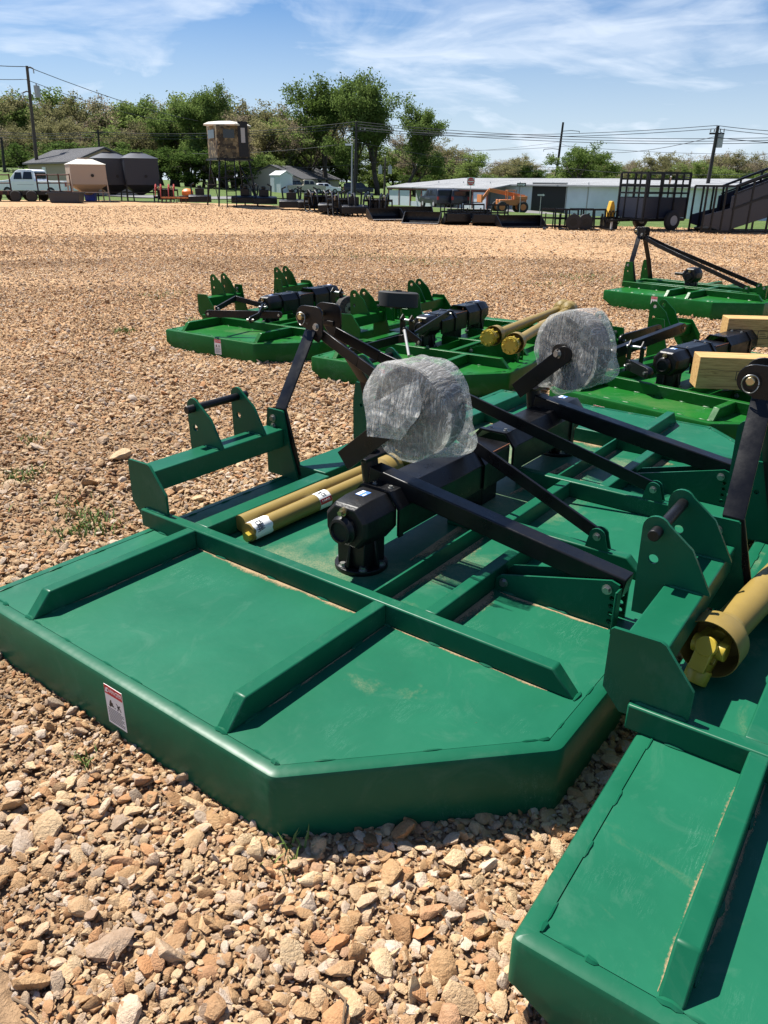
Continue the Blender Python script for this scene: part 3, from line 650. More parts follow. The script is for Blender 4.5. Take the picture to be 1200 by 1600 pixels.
def gearbox(parent, gu, gv, tf, s, top=.51, label=True):
    """right-angle gearbox on the deck; s = -1 caps towards smaller u, +1 towards larger u"""
    fl = MB(tf); fl.cyl((gu, gv, H-.002), (gu, gv, H+.018), .106, n=40); g = fl.build('gearbox_flange', 'cast_black', parent, bevel=.003)
    bo = BoltSet(tf)
    for k in range(6): bolt(bo, (gu+.087*math.cos(k*1.047+.3), gv+.087*math.sin(k*1.047+.3), H+.018), (0, 0, 1), .0125, .013)
    bo.build('flange_bolt', 'zinc', g)
    pd = MB(tf); a, b = .066, .062
    pd.add([(gu+i*a, gv+j*a, H+.018) for i, j in ((-1,-1),(1,-1),(1,1),(-1,1))]+[(gu+i*b*1.05, gv+j*b*1.1, .35) for i, j in ((-1,-1),(1,-1),(1,1),(-1,1))], [(0,3,2,1),(4,5,6,7),(0,1,5,4),(1,2,6,5),(2,3,7,6),(3,0,4,7)])
    for k in range(4):
        an = k*math.pi/2; dx, dy = math.cos(an), math.sin(an)
        pd.add([(gu+dx*.05-dy*.008, gv+dy*.05+dx*.008, H+.018), (gu+dx*.05+dy*.008, gv+dy*.05-dx*.008, H+.018), (gu+dx*.09+dy*.008, gv+dy*.09-dx*.008, H+.018), (gu+dx*.09-dy*.008, gv+dy*.09+dx*.008, H+.018),
                (gu+dx*.05-dy*.006, gv+dy*.05+dx*.006, .345), (gu+dx*.05+dy*.006, gv+dy*.05-dx*.006, .345), (gu+dx*.072+dy*.006, gv+dy*.072-dx*.006, .345), (gu+dx*.072-dy*.006, gv+dy*.072+dx*.006, .345)], [(0,3,2,1),(4,5,6,7),(0,1,5,4),(1,2,6,5),(2,3,7,6),(3,0,4,7)])
    pd.build('gearbox_pedestal', 'cast_black', parent, bevel=.004)
    hs = MB(tf); z0, z1 = .325, top; cz = (z0+z1)/2; hh = (z1-z0)/2; hw = .108
    prof = [(-hw, -.35*hh), (-hw*.55, -hh), (hw*.55, -hh), (hw, -.35*hh), (hw, .4*hh), (hw*.55, hh), (-hw*.55, hh), (-hw, .4*hh)]
    secs = [(-.1, .80), (-.085, .93), (-.02, 1.0), (.085, 1.0), (.1, .9)]
    vs = [(gu-s*t*1.0 if False else gu+(-t if s > 0 else t), gv+x*k, cz+y*k) for t, k in secs for x, y in prof]
    fs = [(i*8+j, i*8+(j+1) % 8, (i+1)*8+(j+1) % 8, (i+1)*8+j) for i in range(len(secs)-1) for j in range(8)]+[tuple(range(8))[::-1], tuple(range((len(secs)-1)*8, len(secs)*8))]
    hs.add(vs, fs); ho = hs.build('gearbox_housing', 'cast_black', parent, bevel=.0035, seg=2)
    e = gu+s*.1
    cp = MB(tf); cp.lathe([(0, .058), (.012*1, .058), (.018, .052), (.034, .050), (.036, .040), (.026, .036), (.026, .004)], (e, gv, cz-.012), (s, 0, 0), 32); cp.build('shaft_cap', 'cast_black', ho)
    pg = MB(tf); pg.cyl((e, gv, cz+.062), (e+s*.012, gv, cz+.062), .017, n=16); pg.cyl((e+s*.012, gv, cz+.062), (e+s*.03, gv, cz+.062), .011, n=6); pg.build('filler_plug', 'brass_pin', ho)
    if label:
        lb = MB(tf); lb.box((gu+.0, gv-.03, top+.0005), (gu+.05, gv+.012, top+.0015)); l_ = lb.build('maker_label', 'print_blue', ho)
        lw = MB(tf); lw.box((gu+.003, gv-.028, top+.0016), (gu+.047, gv-.012, top+.002)); lw.box((gu+.003, gv+.002, top+.0016), (gu+.025, gv+.009, top+.002)); lw.build('label_print', 'paper', l_)
def shaft_shield(parent, ua, ub, gv, tf, z0=.335, z1=.51):
    prof = [(-.112, z0), (-.112, z1-.06), (-.066, z1), (.066, z1), (.112, z1-.06), (.112, z0), (.106, z0), (.106, z1-.063), (.063, z1-.006), (-.063, z1-.006), (-.106, z1-.063), (-.106, z0)]
    sh = MB(tf); sh.plate([(gv+x, z) for x, z in prof], [], lambda x, y, t: (t, x, y), ua, ub); o = sh.build('driveline_shield', 'black_paint', parent, bevel=.0025, seg=1)
    bo = BoltSet(tf)
    for uu in (ua+.05, ub-.05):
        for dv in (-.04, .04): bolt(bo, (uu, gv+dv, z1), (0, 0, 1), .008, .008)
    bo.build('shield_screw', 'zinc', o)
    for uu in (ua, ub-.02):
        cl_ = MB(tf); cl_.plate([(gv+x*1.09, z0+(z-z0)*1.03+.0) for x, z in prof[:6]]+[(gv+x*1.09*.95, z0+(z-z0)*1.0) for x, z in prof[:6]][::-1], [], lambda x, y, t: (t, x, y), uu-.004, uu+.024); cl_.build('shield_collar', 'black_paint', o)
def build_mower(label, paint, x0, y0, yaw, z0=0.0, W=3.95, L=2.078, vc=1.5314, uc=.5573, u1=.776, v1=.283, v2=1.265, vb=1.435, gu=.897, gv=.965, ulug=.32, up=.355, lugs=(.775, .5),
                raised=True, single=False, wrap=True, hitch_beam=True, wheels=True, brk=.69, sticker=(.85, .115), group=None, seeds=(1, 2)):
    c = W/2; t = .0504; tf = lambda p: Vector((p.x-c, -p.y, p.z)); pm = paint; pdk = paint+'_deck'
    loc = Vector((x0, y0, z0)) + Vector((math.cos(yaw), math.sin(yaw), 0))*c
    root = thing('rotary_mower', label, 'mower', loc, yaw, group)
    sk, dk, seam = skirt_and_deck(W, L, vc, uc, tf)
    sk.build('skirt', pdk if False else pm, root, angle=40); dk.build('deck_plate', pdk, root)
    wd = MB(tf)
    for i in range(len(seam)):
        a, b = seam[i], seam[(i+1) % len(seam)]
        stitch(wd, a, b, .0042, .23, .05, i)
        bead(wd, Vector(a).lerp(Vector(b), .0), Vector(a).lerp(Vector(b), .03/max(.05, (Vector(b)-Vector(a)).length)), .008, i)
    def rib(name, f):
        mb = MB(tf); f(mb); flat = name in ('wheel_bracket', 'hitch_lug', 'upright', 'end_plate', 'brace_lug', 'gusset_plate')
        return mb.build(name, pm, root, bevel=0 if flat else .006, seg=2, angle=30)
    B0 = H-.002
    for s in (0, 1):
        mu = (lambda u: u) if s == 0 else (lambda u: W-u)
        # outer long rib, front to rear
        rib('rib', lambda mb: mb.plate([(-.034, B0), (-.034, T), (L-.068-.073, T), (L-.068, B0)], [], lambda x, y, k: (mu(k), x, y), u1, u1+t))
        if s == 0:
            stitch(wd, (mu(u1)-.002, .05, H), (mu(u1)-.002, L-.12, H), .0065, .24, .05, 5); bead(wd, (u1, L-.066, H), (u1+t, L-.066, H), .007, 3)
        for vv in (v1, v2):
            rib('rib', lambda mb: mb.plate([(.047, B0), (.1224, T), (u1-.0005, T), (u1-.0005, B0)], [], lambda x, y, k: (mu(x), k, y), vv, vv+t))
            stitch(wd, (mu(.08), vv+t+.002, H), (mu(u1), vv+t+.002, H), .0065, .22, .05, 9); bead(wd, (mu(.047), vv, H), (mu(.047), vv+t, H), .008, 4)
        uin = c-ulug-t/2
        rib('rib', lambda mb: mb.box((min(mu(u1+t+.0005), mu(uin)), vb, B0), (max(mu(u1+t+.0005), mu(uin)), vb+t, T-.002)))
        rib('gusset_plate', lambda mb: mb.box((min(mu(u1+t+.0005), mu(uin)), gv+.245, B0), (max(mu(u1+t+.0005), mu(uin)), gv+.254, T-.012)))
        if not single:
            rib('front_rib', lambda mb: mb.box((min(mu(u1+t+.0005), mu(c-up-.012)), v1-.023, B0), (max(mu(u1+t+.0005), mu(c-up-.012)), v1+.062, T-.003)))
        # centre rib that carries the brace lug
        rib('rib', lambda mb: mb.plate([(gv+.05 if not single else -.03, B0), (gv+.05 if not single else -.03, T), (L-.24, T), (L-.16, B0)], [], lambda x, y, k: (mu(k), x, y), c-ulug-t/2+.001, c-ulug+t/2))
        # wheel bracket
        for q in (-.05, .05):
            ub = c-brk+q; va, vr_ = vb+t+.004, L-.125
            holes = [circ(vr_-.02, zz, .0095, 10) for zz in (.33, .30, .27, .24)]
            rib('wheel_bracket', lambda mb: mb.plate([(va, B0), (va, .262), (va+.018, .281), (vr_-.03, .394), (vr_, .385), (vr_, B0)], holes, lambda x, y, k: (mu(k), x, y), ub-.005, ub+.005))
        fl = MB(tf); ub = c-brk-.05; fl.box((min(mu(ub-.04), mu(ub+.005)), L-.125, B0), (max(mu(ub-.04), mu(ub+.005)), L-.117, .375)); fl.build('bracket_flange', pm, root, bevel=.002, seg=1)
        bo = BoltSet(tf); sd = -1 if s == 0 else 1
        for (bv_, bz_) in ((va+.035, .255), (L-.165, .358)):
            bolt(bo, (mu(c-brk-.056), bv_, bz_), (sd, 0, 0), .0125, .012); bolt(bo, (mu(c-brk+.056), bv_, bz_), (-sd, 0, 0), .0125, .012)
        bo.build('bracket_bolt', 'zinc', root)
        stitch(wd, (mu(c-brk-.056), va, H), (mu(c-brk-.056), L-.13, H), .007, .26, .07, 12)
        # brace lugs
        lv = L-.37
        for q in (-.016, .016):
            ul = c-ulug+q; rib('brace_lug', lambda mb: mb.plate([(lv-.045, T-.003), (lv-.034, T+.05)]+[(lv+.034*math.cos(a), T+.052+.034*math.sin(a)) for a in np.linspace(math.pi, 0, 9)[1:-1]]+[(lv+.034, T+.05), (lv+.05, T-.003)], [], lambda x, y, k: (mu(k), x, y), ul-.004, ul+.004))
        bo = BoltSet(tf); bolt(bo, (mu(c-ulug-.021), lv, T+.052), (sd, 0, 0), .0115, .01); bolt(bo, (mu(c-ulug+.021), lv, T+.052), (-sd, 0, 0), .0115, .01); bo.build('lug_bolt', 'zinc', root)
        # hitch
        if hitch_beam:
            rib('hitch_beam', lambda mb: mb.box((min(mu(u1+.035), mu(c-up-.007)), -.085, .375), (max(mu(u1+.035), mu(c-up-.007)), .035, .47)))
            rib('end_plate', lambda mb: mb.plate([(-.115, .31), (-.115, .495), (-.107, .503), (.02, .505), (.035, .498), (.124, .385), (.124, .2955), (-.0345, .2955), (-.0345, .245), (-.06, .245)], [], lambda x, y, k: (mu(k), x, y), u1+.022, u1+.034))
            bead(wd, (mu(u1+.02), -.02, T), (mu(u1+.02), .12, T), .008, 8)
            for lu in lugs:
                ul = c-lu; top = [( -.135+.042*math.cos(a), .645+.042*math.sin(a)) for a in np.linspace(math.pi, .55, 9)]
                rib('hitch_lug', lambda mb: mb.plate([(-.172, .345)]+top+[(-.02, .605), (.052, .475), (.052, .4705), (-.0855, .4705), (-.0855, .345)], [circ(-.13, .64, .018), circ(-.13, .545, .016)], lambda x, y, k: (mu(k), x, y), ul-.006, ul+.006))
                bead(wd, (mu(ul-.009), -.07, .471), (mu(ul-.009), .03, .471), .006, 2)
            if lugs[0]-lugs[1] > .1 and raised:
                pn = MB(tf); pn.cyl((mu(c-lugs[0]-.05), -.13, .64), (mu(c-lugs[1]+.055), -.13, .64), .0185, n=20); p_ = pn.build('lift_pin', 'cast_black', root, bevel=.003)
        rib('upright', lambda mb: mb.plate([(-.09, B0), (.125, B0), (.065, .40), (.035, .555), (.028, .562), (-.068, .562), (-.075, .555), (-.09, .44)], [circ(-.03, .43, .011, 10)], lambda x, y, k: (mu(k), x, y), c-up-.006, c-up+.006))
        bo = BoltSet(tf); bolt(bo, (mu(c-up-.006), -.035, .515), (sd, 0, 0), .0135, .012)
        if not single: bolt(bo, (mu(c-up-.006), -.035, .475), (sd, 0, 0), .0115, .010)
        bo.build('upright_bolt', 'zinc', root)
        if raised:
            st = MB(tf); th = .013
            zs = [(-.0, .24, .075, .02), (0, .572, .075, -.015), (up-.085, .90, .08, -.01), (up-.078, .92, .085, -.01)]
            pts = [(c-up+.0065+th/2, .235, .100), (c-up+.0065+th/2, .57, .006), (c-.083, .905, -.02), (c-.065, .93, -.02), (c-.065, .95, -.02)]
            vs = []
            for uu, zz, vm in pts:
                hw = .036 if zz > .3 else .036
                vs += [(mu(uu-th/2), vm-hw, zz), (mu(uu+th/2), vm-hw, zz), (mu(uu+th/2), vm+hw, zz), (mu(uu-th/2), vm+hw, zz)]
            fs = [(k*4+j, k*4+(j+1) % 4, (k+1)*4+(j+1) % 4, (k+1)*4+j) for k in range(len(pts)-1) for j in range(4)]+[(3, 2, 1, 0), tuple(range(len(pts)*4-4, len(pts)*4))]
            st.add(vs, fs); st.build('hitch_strap', 'black_paint', root, bevel=.002, seg=2)
            tp = MB(tf); arc1 = [(-.062+.055*math.cos(a), .985+.055*math.sin(a)) for a in np.linspace(math.pi*1.25, math.pi*.5, 8)]; arc2 = [(.02+.04*math.cos(a), 1.0+.04*math.sin(a)) for a in np.linspace(math.pi*.5, 0, 6)]
            tp.plate([(-.055, .925)]+arc1+arc2+[(.06, .90), (.03, .86), (-.02, .88)], [], lambda x, y, k: (mu(k), x, y), c-.078, c-.066); tp.build('top_plate', 'black_paint', root, bevel=.0015, seg=1)
            bo = BoltSet(tf); bolt(bo, (mu(c-.078), .02, .94), (sd, 0, 0), .014, .012); bo.build('top_bolt', 'zinc', root)
            br = MB(tf); br.bar((mu(c-.05), .035, .90), (mu(c-.085), .30, .80), .014, .055); br.bar((mu(c-.085), .30, .80), (mu(c-ulug), lv, T+.052), .014, .055); br.build('brace', 'black_paint', root, bevel=.002, seg=1)
    if raised:
        pn = MB(tf); pn.cyl((c-.11, -.065, .985), (c+.11, -.065, .985), .0155, n=18); p_ = pn.build('top_pin', 'brass_pin', root, bevel=.003)
        rg = MB(tf); rg.tube([(c-.1+.004*math.sin(a*2), -.065+.028*math.cos(a), .975+.032*math.sin(a)) for a in np.linspace(0, 6.2, 22)], .0022, 6); rg.build('pin_ring', 'zinc', p_)
    # centre box at the front, between the uprights
    rib('front_rib', lambda mb: mb.box((c-up+.0075, .0 if single else .085, B0), (c+up-.0075, .05 if single else .30, T-.004)))
    rib('cross_rib', lambda mb: mb.box((c-ulug+t/2+.0005, gv+.30, B0), (c+ulug-t/2-.0005, gv+.30+t, T-.003)))
    if not single:
        gearbox(root, c-gu, gv, tf, -1); gearbox(root, c+gu, gv, tf, 1, .525)
        shaft_shield(root, c-gu+.09, c-.13, gv, tf); shaft_shield(root, c+.125, c+gu-.09, gv, tf, .335, .52)
        cb = MB(tf); cb.box((c-.115, gv-.1, .32), (c+.11, gv+.105, .478)); cb.box((c-.07, gv-.07, H-.002), (c+.07, gv+.07, .33)); cb.cyl((c, gv-.1, .40), (c, gv-.19, .40), .05, n=20); cb.cyl((c, gv-.19, .40), (c, gv-.27, .40), .02, n=16); co = cb.build('centre_gearbox', 'cast_black', root, bevel=.006)
        cpl = MB(tf); cpl.box((c-.11, gv-.09, .4795), (c+.105, gv+.1, .487)); cpl.build('cover_plate', 'black_paint', co, bevel=.002, seg=1)
        re_ = MB(tf); re_.box((c-.112, gv+.1003, .4798), (c+.107, gv+.1035, .4866)); re_.build('rusty_edge', 'rust_edge', co)
    else:
        gearbox(root, c, gv, tf, -1, .53, label=False)
        sf = MB(tf); sf.cyl((c, gv-.1, .43), (c, gv-.26, .43), .02, n=14); sf.cyl((c, gv-.1, .43), (c, gv-.13, .43), .05, n=18); sf.build('input_shaft', 'cast_black', root)
    if wheels:
        tail_wheel(root, c-brk, ((L-.115, .365), (.87+.0, .525)), (1.085, .83), tf, -1, wrap, seeds[0], wheels.get('d0') if isinstance(wheels, dict) else None, wheels.get('f0') if isinstance(wheels, dict) else None)
        tail_wheel(root, c+brk, ((L-.115, .38), (.91, .545)), (1.09, .835), tf, 1, wrap, seeds[1], wheels.get('d1') if isinstance(wheels, dict) else None)
    danger_sticker(root, sticker[0], sticker[1], c, 0)
    if not single and W > 3:
        # sand that settled along the foot of the ribs and in the pockets between them
        vs, fs, th_ = [], [], []; rr = random.Random(31)
        def strip(p0, p1, side, wd_, k=1.0):
            p0, p1, side = Vector(p0), Vector(p1), Vector(side); n_ = max(6, int((p1-p0).length/.02)); o_ = len(vs)
            for i in range(n_+1):
                q = p0.lerp(p1, i/n_); ww = wd_*(.35+.9*abs(noise.noise(Vector((q.x*6, q.y*6, 2.3)))))*min(1, 6*min(i, n_-i)/n_+.25)
                for j, t_ in enumerate((0, .35, 1)): vs.append(tf(Vector((q.x+side.x*ww*t_, q.y+side.y*ww*t_, H-.0004)))); th_.append((.55, .25, -.35)[j]*k)
            for i in range(n_):
                for j in range(2): a_ = o_+i*3+j; fs.append((a_, a_+1, a_+4, a_+3))
        for mu in ((lambda u: u), (lambda u: W-u)):
            sg = 1 if mu(0) == 0 else -1
            strip((mu(u1)-sg*.001, v1+.06, 0), (mu(u1)-sg*.001, v2-.02, 0), (-sg, 0, 0), .05); strip((mu(u1)-sg*.001, v2+.06, 0), (mu(u1)-sg*.001, L-.15, 0), (-sg, 0, 0), .022)
            strip((mu(u1+t+.002), v1+.07, 0), (mu(u1+t+.002), gv+.23, 0), (sg, 0, 0), .10, .7); strip((mu(u1+t+.02), vb+t+.002, 0), (mu(c-brk-.07), vb+t+.002, 0), (0, 1, 0), .13, .9)
            strip((mu(.2), v2+t+.002, 0), (mu(u1), v2+t+.002, 0), (0, 1, 0), .02); strip((mu(.2), v1+t+.002, 0), (mu(u1), v1+t+.002, 0), (0, 1, 0), .025)
            strip((mu(u1+t+.03), gv+.256, 0), (mu(c-ulug-.05), gv+.256, 0), (0, 1, 0), .09, .8); strip((mu(c-gu+.15), gv+.13, 0), (mu(c-.15), gv+.10, 0), (0, 1, 0), .14, .8)
            strip((mu(c-brk-.062), vb+t+.03, 0), (mu(c-brk-.062), L-.14, 0), (-sg, 0, 0), .035); strip((mu(.06), v1-.002, 0), (mu(u1), v1-.002, 0), (0, -1, 0), .02)
        me = bpy.data.meshes.new('settled_dust'); me.from_pydata(vs, [], fs); at_ = me.attributes.new('thick', 'FLOAT', 'POINT'); at_.data.foreach_set('value', th_); me.materials.append(MAT['settled_sand'])
        o_ = bpy.data.objects.new('settled_dust', me); COL.objects.link(o_); o_.parent = root; o_['kind'] = 'stuff'
    w_ = wd.build('weld_beads', pm, root); w_['kind'] = 'stuff'
    return root, tf, c

fl0 = [sheet((1.165, .915, .835), (1.150, .935, .725), (1.145, 1.10, .745), (1.130, 1.178, .850), -.004, .009, 3),
       sheet((1.165, .915, .835), (1.130, 1.178, .850), (1.150, 1.185, .90), (1.150, 1.166, .985), -.004, .008, 8)]
M1, tf1, c1 = build_mower('x', 'deep_green', -1.5078, 2.4573, M1YAW,
    wheels=dict(d0=[(-.75, .6, .06, 1), (2.2, .6, .02, 0), (2.75, .5, .02, -1)], d1=[(-.4, .5, .035, 1), (1.2, .8, .015, 0), (-2.2, .3, .04, -1)], f0=fl0))
M1['label'] = 'dark green rotary mower filling the centre, both tail wheels raised and bagged in clear film'
M3, tf3, c3 = build_mower('dark green rotary mower cut off by the right edge, corner nearest the camera', 'deep_green', .2624, 1.0900, .96074, z0=.006, wrap=True, wheels=True, seeds=(5, 6))
SM = dict(W=2.9, L=1.72, vc=1.28, uc=.45, u1=.56, v1=.2, v2=1.225, vb=1.05, gu=.5, gv=.62, ulug=.27, up=.33, lugs=(.6, .44), raised=False, wheels=False, brk=.52, sticker=(.78, .125))
M4, tf4, c4 = build_mower('bright green mower farthest left, beyond the tall hitch strap of the centre mower', 'bright_green', -2.31, 8.12, R(55), z0=-.03, **SM)
M5, tf5, c5 = build_mower('bright green mower with two yellow drive shafts across its deck', 'bright_green', -.665, 6.80, R(56.5), z0=-.02, **SM)
S6 = dict(SM); S6.update(W=2.5, u1=.36, gu=.6, sticker=(.45, .085))
M6, tf6, c6 = build_mower('bright green mower with two timber blocks on its deck', 'bright_green', 1.25, 5.77, R(43), z0=-.02, **S6)
M7, tf7, c7 = build_mower('bright green single-gearbox mower standing alone at the back right, black hitch frame raised', 'bright_green', 3.13, 11.44, R(44), W=1.86, L=2.1, vc=1.62, uc=.45, u1=.55, v1=.9, v2=1.2, vb=1.5, gv=.85, ulug=.2, up=.26, raised=True, single=True, wheels=False, hitch_beam=False, brk=.1, sticker=(.8, .13))

def mw(o, tfm, p):        # mower coordinates -> world
    q = tfm(Vector(p)); return Matrix.Translation(o.location) @ Matrix.Rotation(o.rotation_euler.z, 4, 'Z') @ q
# ------------------------------------------------------------------ yellow drive shafts
def drive_shaft(label, a, b, r, r2=None, bell_a=True, bell_b=True, clutch_a=False, stickers=(), group=None, yoke_a=False):
    a, b = Vector(a), Vector(b); mid = a; d = (b-a); ln = d.length; d.normalize()
    up = Vector((0, 0, 1)); sd = d.cross(up).normalized(); up = sd.cross(d)
    root = thing('drive_shaft', label, 'drive shaft', a, 0, group)
    tf = lambda p: d*p.x + sd*p.y + up*p.z
    r2 = r2 or r*.9
    tb = MB(tf); xs = [.0, ln*.5, ln*.5+.001, ln*.5+.002, ln]
    tb.lathe([(0, r*.8), (0, r), (ln*.52, r), (ln*.521, r2), (ln, r2), (ln, r2*.8)], (0, 0, 0), (1, 0, 0), 28); tb.build('guard_tube', 'shaft_yellow', root)
    def bell(x, s, name):
        mb = MB(tf); mb.lathe([(x, r*1.05), (x-s*.05, r*1.2), (x-s*.075, r*1.9), (x-s*.16, r*2.05), (x-s*.16, r*1.96), (x-s*.08, r*1.8), (x-s*.055, r*1.1)], (0, 0, 0), (1, 0, 0), 32); o = mb.build(name, 'shaft_yellow', root)
        rg = MB(tf)
        for k in range(14):
            a_ = k*2*math.pi/14; rg.bar((x-s*.01, r*1.1*math.cos(a_), r*1.1*math.sin(a_)), (x-s*.055, r*1.25*math.cos(a_), r*1.25*math.sin(a_)), .006, .006, up=(0, math.cos(a_), math.sin(a_)))
        rg.build('bell_fins', 'shaft_yellow', o)
    def yoke(x, s, clutch):
        mb = MB(tf); mb.cyl((x+s*.02, 0, 0), (x-s*.06, 0, 0), .028, n=16)
        for k in (-1, 1):
            mb.bar((x-s*.05, k*.026, 0), (x-s*.125, k*.032, 0), .016, .042); mb.cyl((x-s*.12, k*.022, 0), (x-s*.12, k*.044, 0), .026, n=16)
        mb.cyl((x-s*.12, -.05, 0), (x-s*.12, .05, 0), .012, n=12); mb.cyl((x-s*.12, 0, -.045), (x-s*.12, 0, .045), .012, n=12)
        for k in (-1, 1):
            mb.cyl((x-s*.12, 0, k*.022), (x-s*.12, 0, k*.044), .026, n=16); mb.bar((x-s*.12, 0, k*.034), (x-s*.185, 0, k*.03), .042, .016)
        mb.cyl((x-s*.18, 0, 0), (x-s*.235, 0, 0), .036, n=20)
        o = mb.build('yoke', 'yoke_yellow', root, bevel=.002, seg=1)
        if clutch:
            cm = MB(tf)
            for k, rr in enumerate((.062, .07, .064, .072, .064)): cm.cyl((x-s*(.20+k*.013), 0, 0), (x-s*(.211+k*.013), 0, 0), rr, n=28)
            for k in range(8): cm.cyl((x-s*.15, .055*math.cos(k*.785), .055*math.sin(k*.785)), (x-s*.285, .055*math.cos(k*.785), .055*math.sin(k*.785)), .0085, n=10)
            cm.build('slip_clutch', 'yoke_yellow', root)
    if bell_a: bell(0, 1, 'guard_bell')
    if bell_b: bell(ln, -1, 'guard_bell')
    if yoke_a: yoke(-.02, 1, clutch_a)
    for x0_, x1_, kind in stickers:
        lb = MB(tf); n = 18; vs = []; rr = r*1.012
        for x in (x0_, x1_):
            for i in range(n+1):
                a_ = R(-40)+i*R(200)/n; vs.append((x + (.004*math.sin(i*1.3) if kind == 'ce' else 0), rr*math.cos(a_), rr*math.sin(a_)))
        for x in (x0_, x1_):
            for i in range(n+1):
                a_ = R(-40)+i*R(200)/n; vs.append((x + (.004*math.sin(i*1.3) if kind == 'ce' else 0), (rr+.0006)*math.cos(a_), (rr+.0006)*math.sin(a_)))
        q = n+1; fs = [(i, i+1, q+i+1, q+i) for i in range(n)]+[(2*q+i, 3*q+i, 3*q+i+1, 2*q+i+1) for i in range(n)]
        lb.add(vs, fs); l_ = lb.build('paper_label' if kind == 'ce' else 'warning_label', 'paper', root)
        # print faces the side the camera looks from: -sd or +sd, upper half
        for txt, ang, xo, sz, mt in ((('CE', 62, .035, .030, 'print_black'), ('\u2014 \u2014 \u2014', 38, .035, .02, 'print_black'), ('WWW  WW', 25, .04, .012, 'print_black'), ('WW WWW', 12, .04, .012, 'print_black')) if kind == 'ce' else (('DANGER', 20, (x1_-x0_)/2, .013, 'paper'), ('CE', 60, (x1_-x0_)/2, .022, 'print_black'), ('\u2014\u2014 \u2014', 78, (x1_-x0_)/2, .02, 'print_black'))):
            if txt in ('WWW  WW', 'WW WWW', '\u2014 \u2014 \u2014', '\u2014\u2014 \u2014'):
                bars = MB(tf)
                for k in range(5):
                    a_ = R(ang+k*3); xa = x0_+.008+(k*.013) % .03; ra = rr+.0012
                    bars.bar((xa, ra*math.cos(a_), ra*math.sin(a_)), (xa+.018, ra*math.cos(a_), ra*math.sin(a_)), .0022, .0006, up=(0, math.cos(a_), math.sin(a_)))
                bars.build('printed_lines', 'print_black', l_); continue
            a_ = R(ang); nrm = sd*math.cos(a_)+up*math.sin(a_); xd = d if CSIDE(nrm, d) else -d; yd = nrm.cross(xd)
            pos = d*(x0_+xo)+nrm*(rr+.0012); mt4 = Matrix(((xd.x, yd.x, nrm.x, pos.x), (xd.y, yd.y, nrm.y, pos.y), (xd.z, yd.z, nrm.z, pos.z), (0, 0, 0, 1)))
            text_mesh(txt, sz, 'label_lettering', mt, l_, mt4)
        if kind != 'ce':
            rb = MB(tf); vs = []; n = 8
            for x in (x0_+.001, x1_-.001):
                for i in range(n+1):
                    a_ = R(0)+i*R(36)/n; vs.append((x, (rr+.001)*math.cos(a_), (rr+.001)*math.sin(a_)))
            rb.add(vs, [(i, i+1, n+2+i, n+1+i) for i in range(n)]); rb.build('red_band', 'print_red', l_)
    return root, tf
def CSIDE(nrm, d):         # reading direction: along d when up the label is away from the normal's tilt
    return (nrm.cross(d)).z > 0
p = lambda u, v, z: mw(M1, tf1, (u, v, z))
drive_shaft('yellow drive shaft with its bare end, rearmost of the two beside the black gearbox', p(.985, .372, H+.046), p(2.02, .435, H+.072), .0385, bell_a=False)
drive_shaft('yellow drive shaft with white paper label, nearer of the two beside the black gearbox', p(.945, .462, H+.0435), p(1.75, .497, H+.062), .0405, bell_a=False, stickers=((.01, .105, 'ce'), (.40, .475, 'danger')))
inn = MB(); a = p(.925, .468, H+.030); b = p(1.0, .470, H+.034); 
ish = thing('inner_shaft', 'short yellow profiled shaft poking out of the labelled tube', 'shaft', a); mb = MB(); mb.cyl(Vector(), b-a, .022, n=6); mb.build('profile', 'yoke_yellow', ish)
p3 = lambda u, v, z: mw(M3, tf3, (u, v, z))
ds, dtf = drive_shaft('yellow drive shaft with open bell and yoke, on the mower at the right edge', p3(1.265, .105, H+.118), p3(2.3, .25, H+.135), .056, yoke_a=False, bell_a=False)
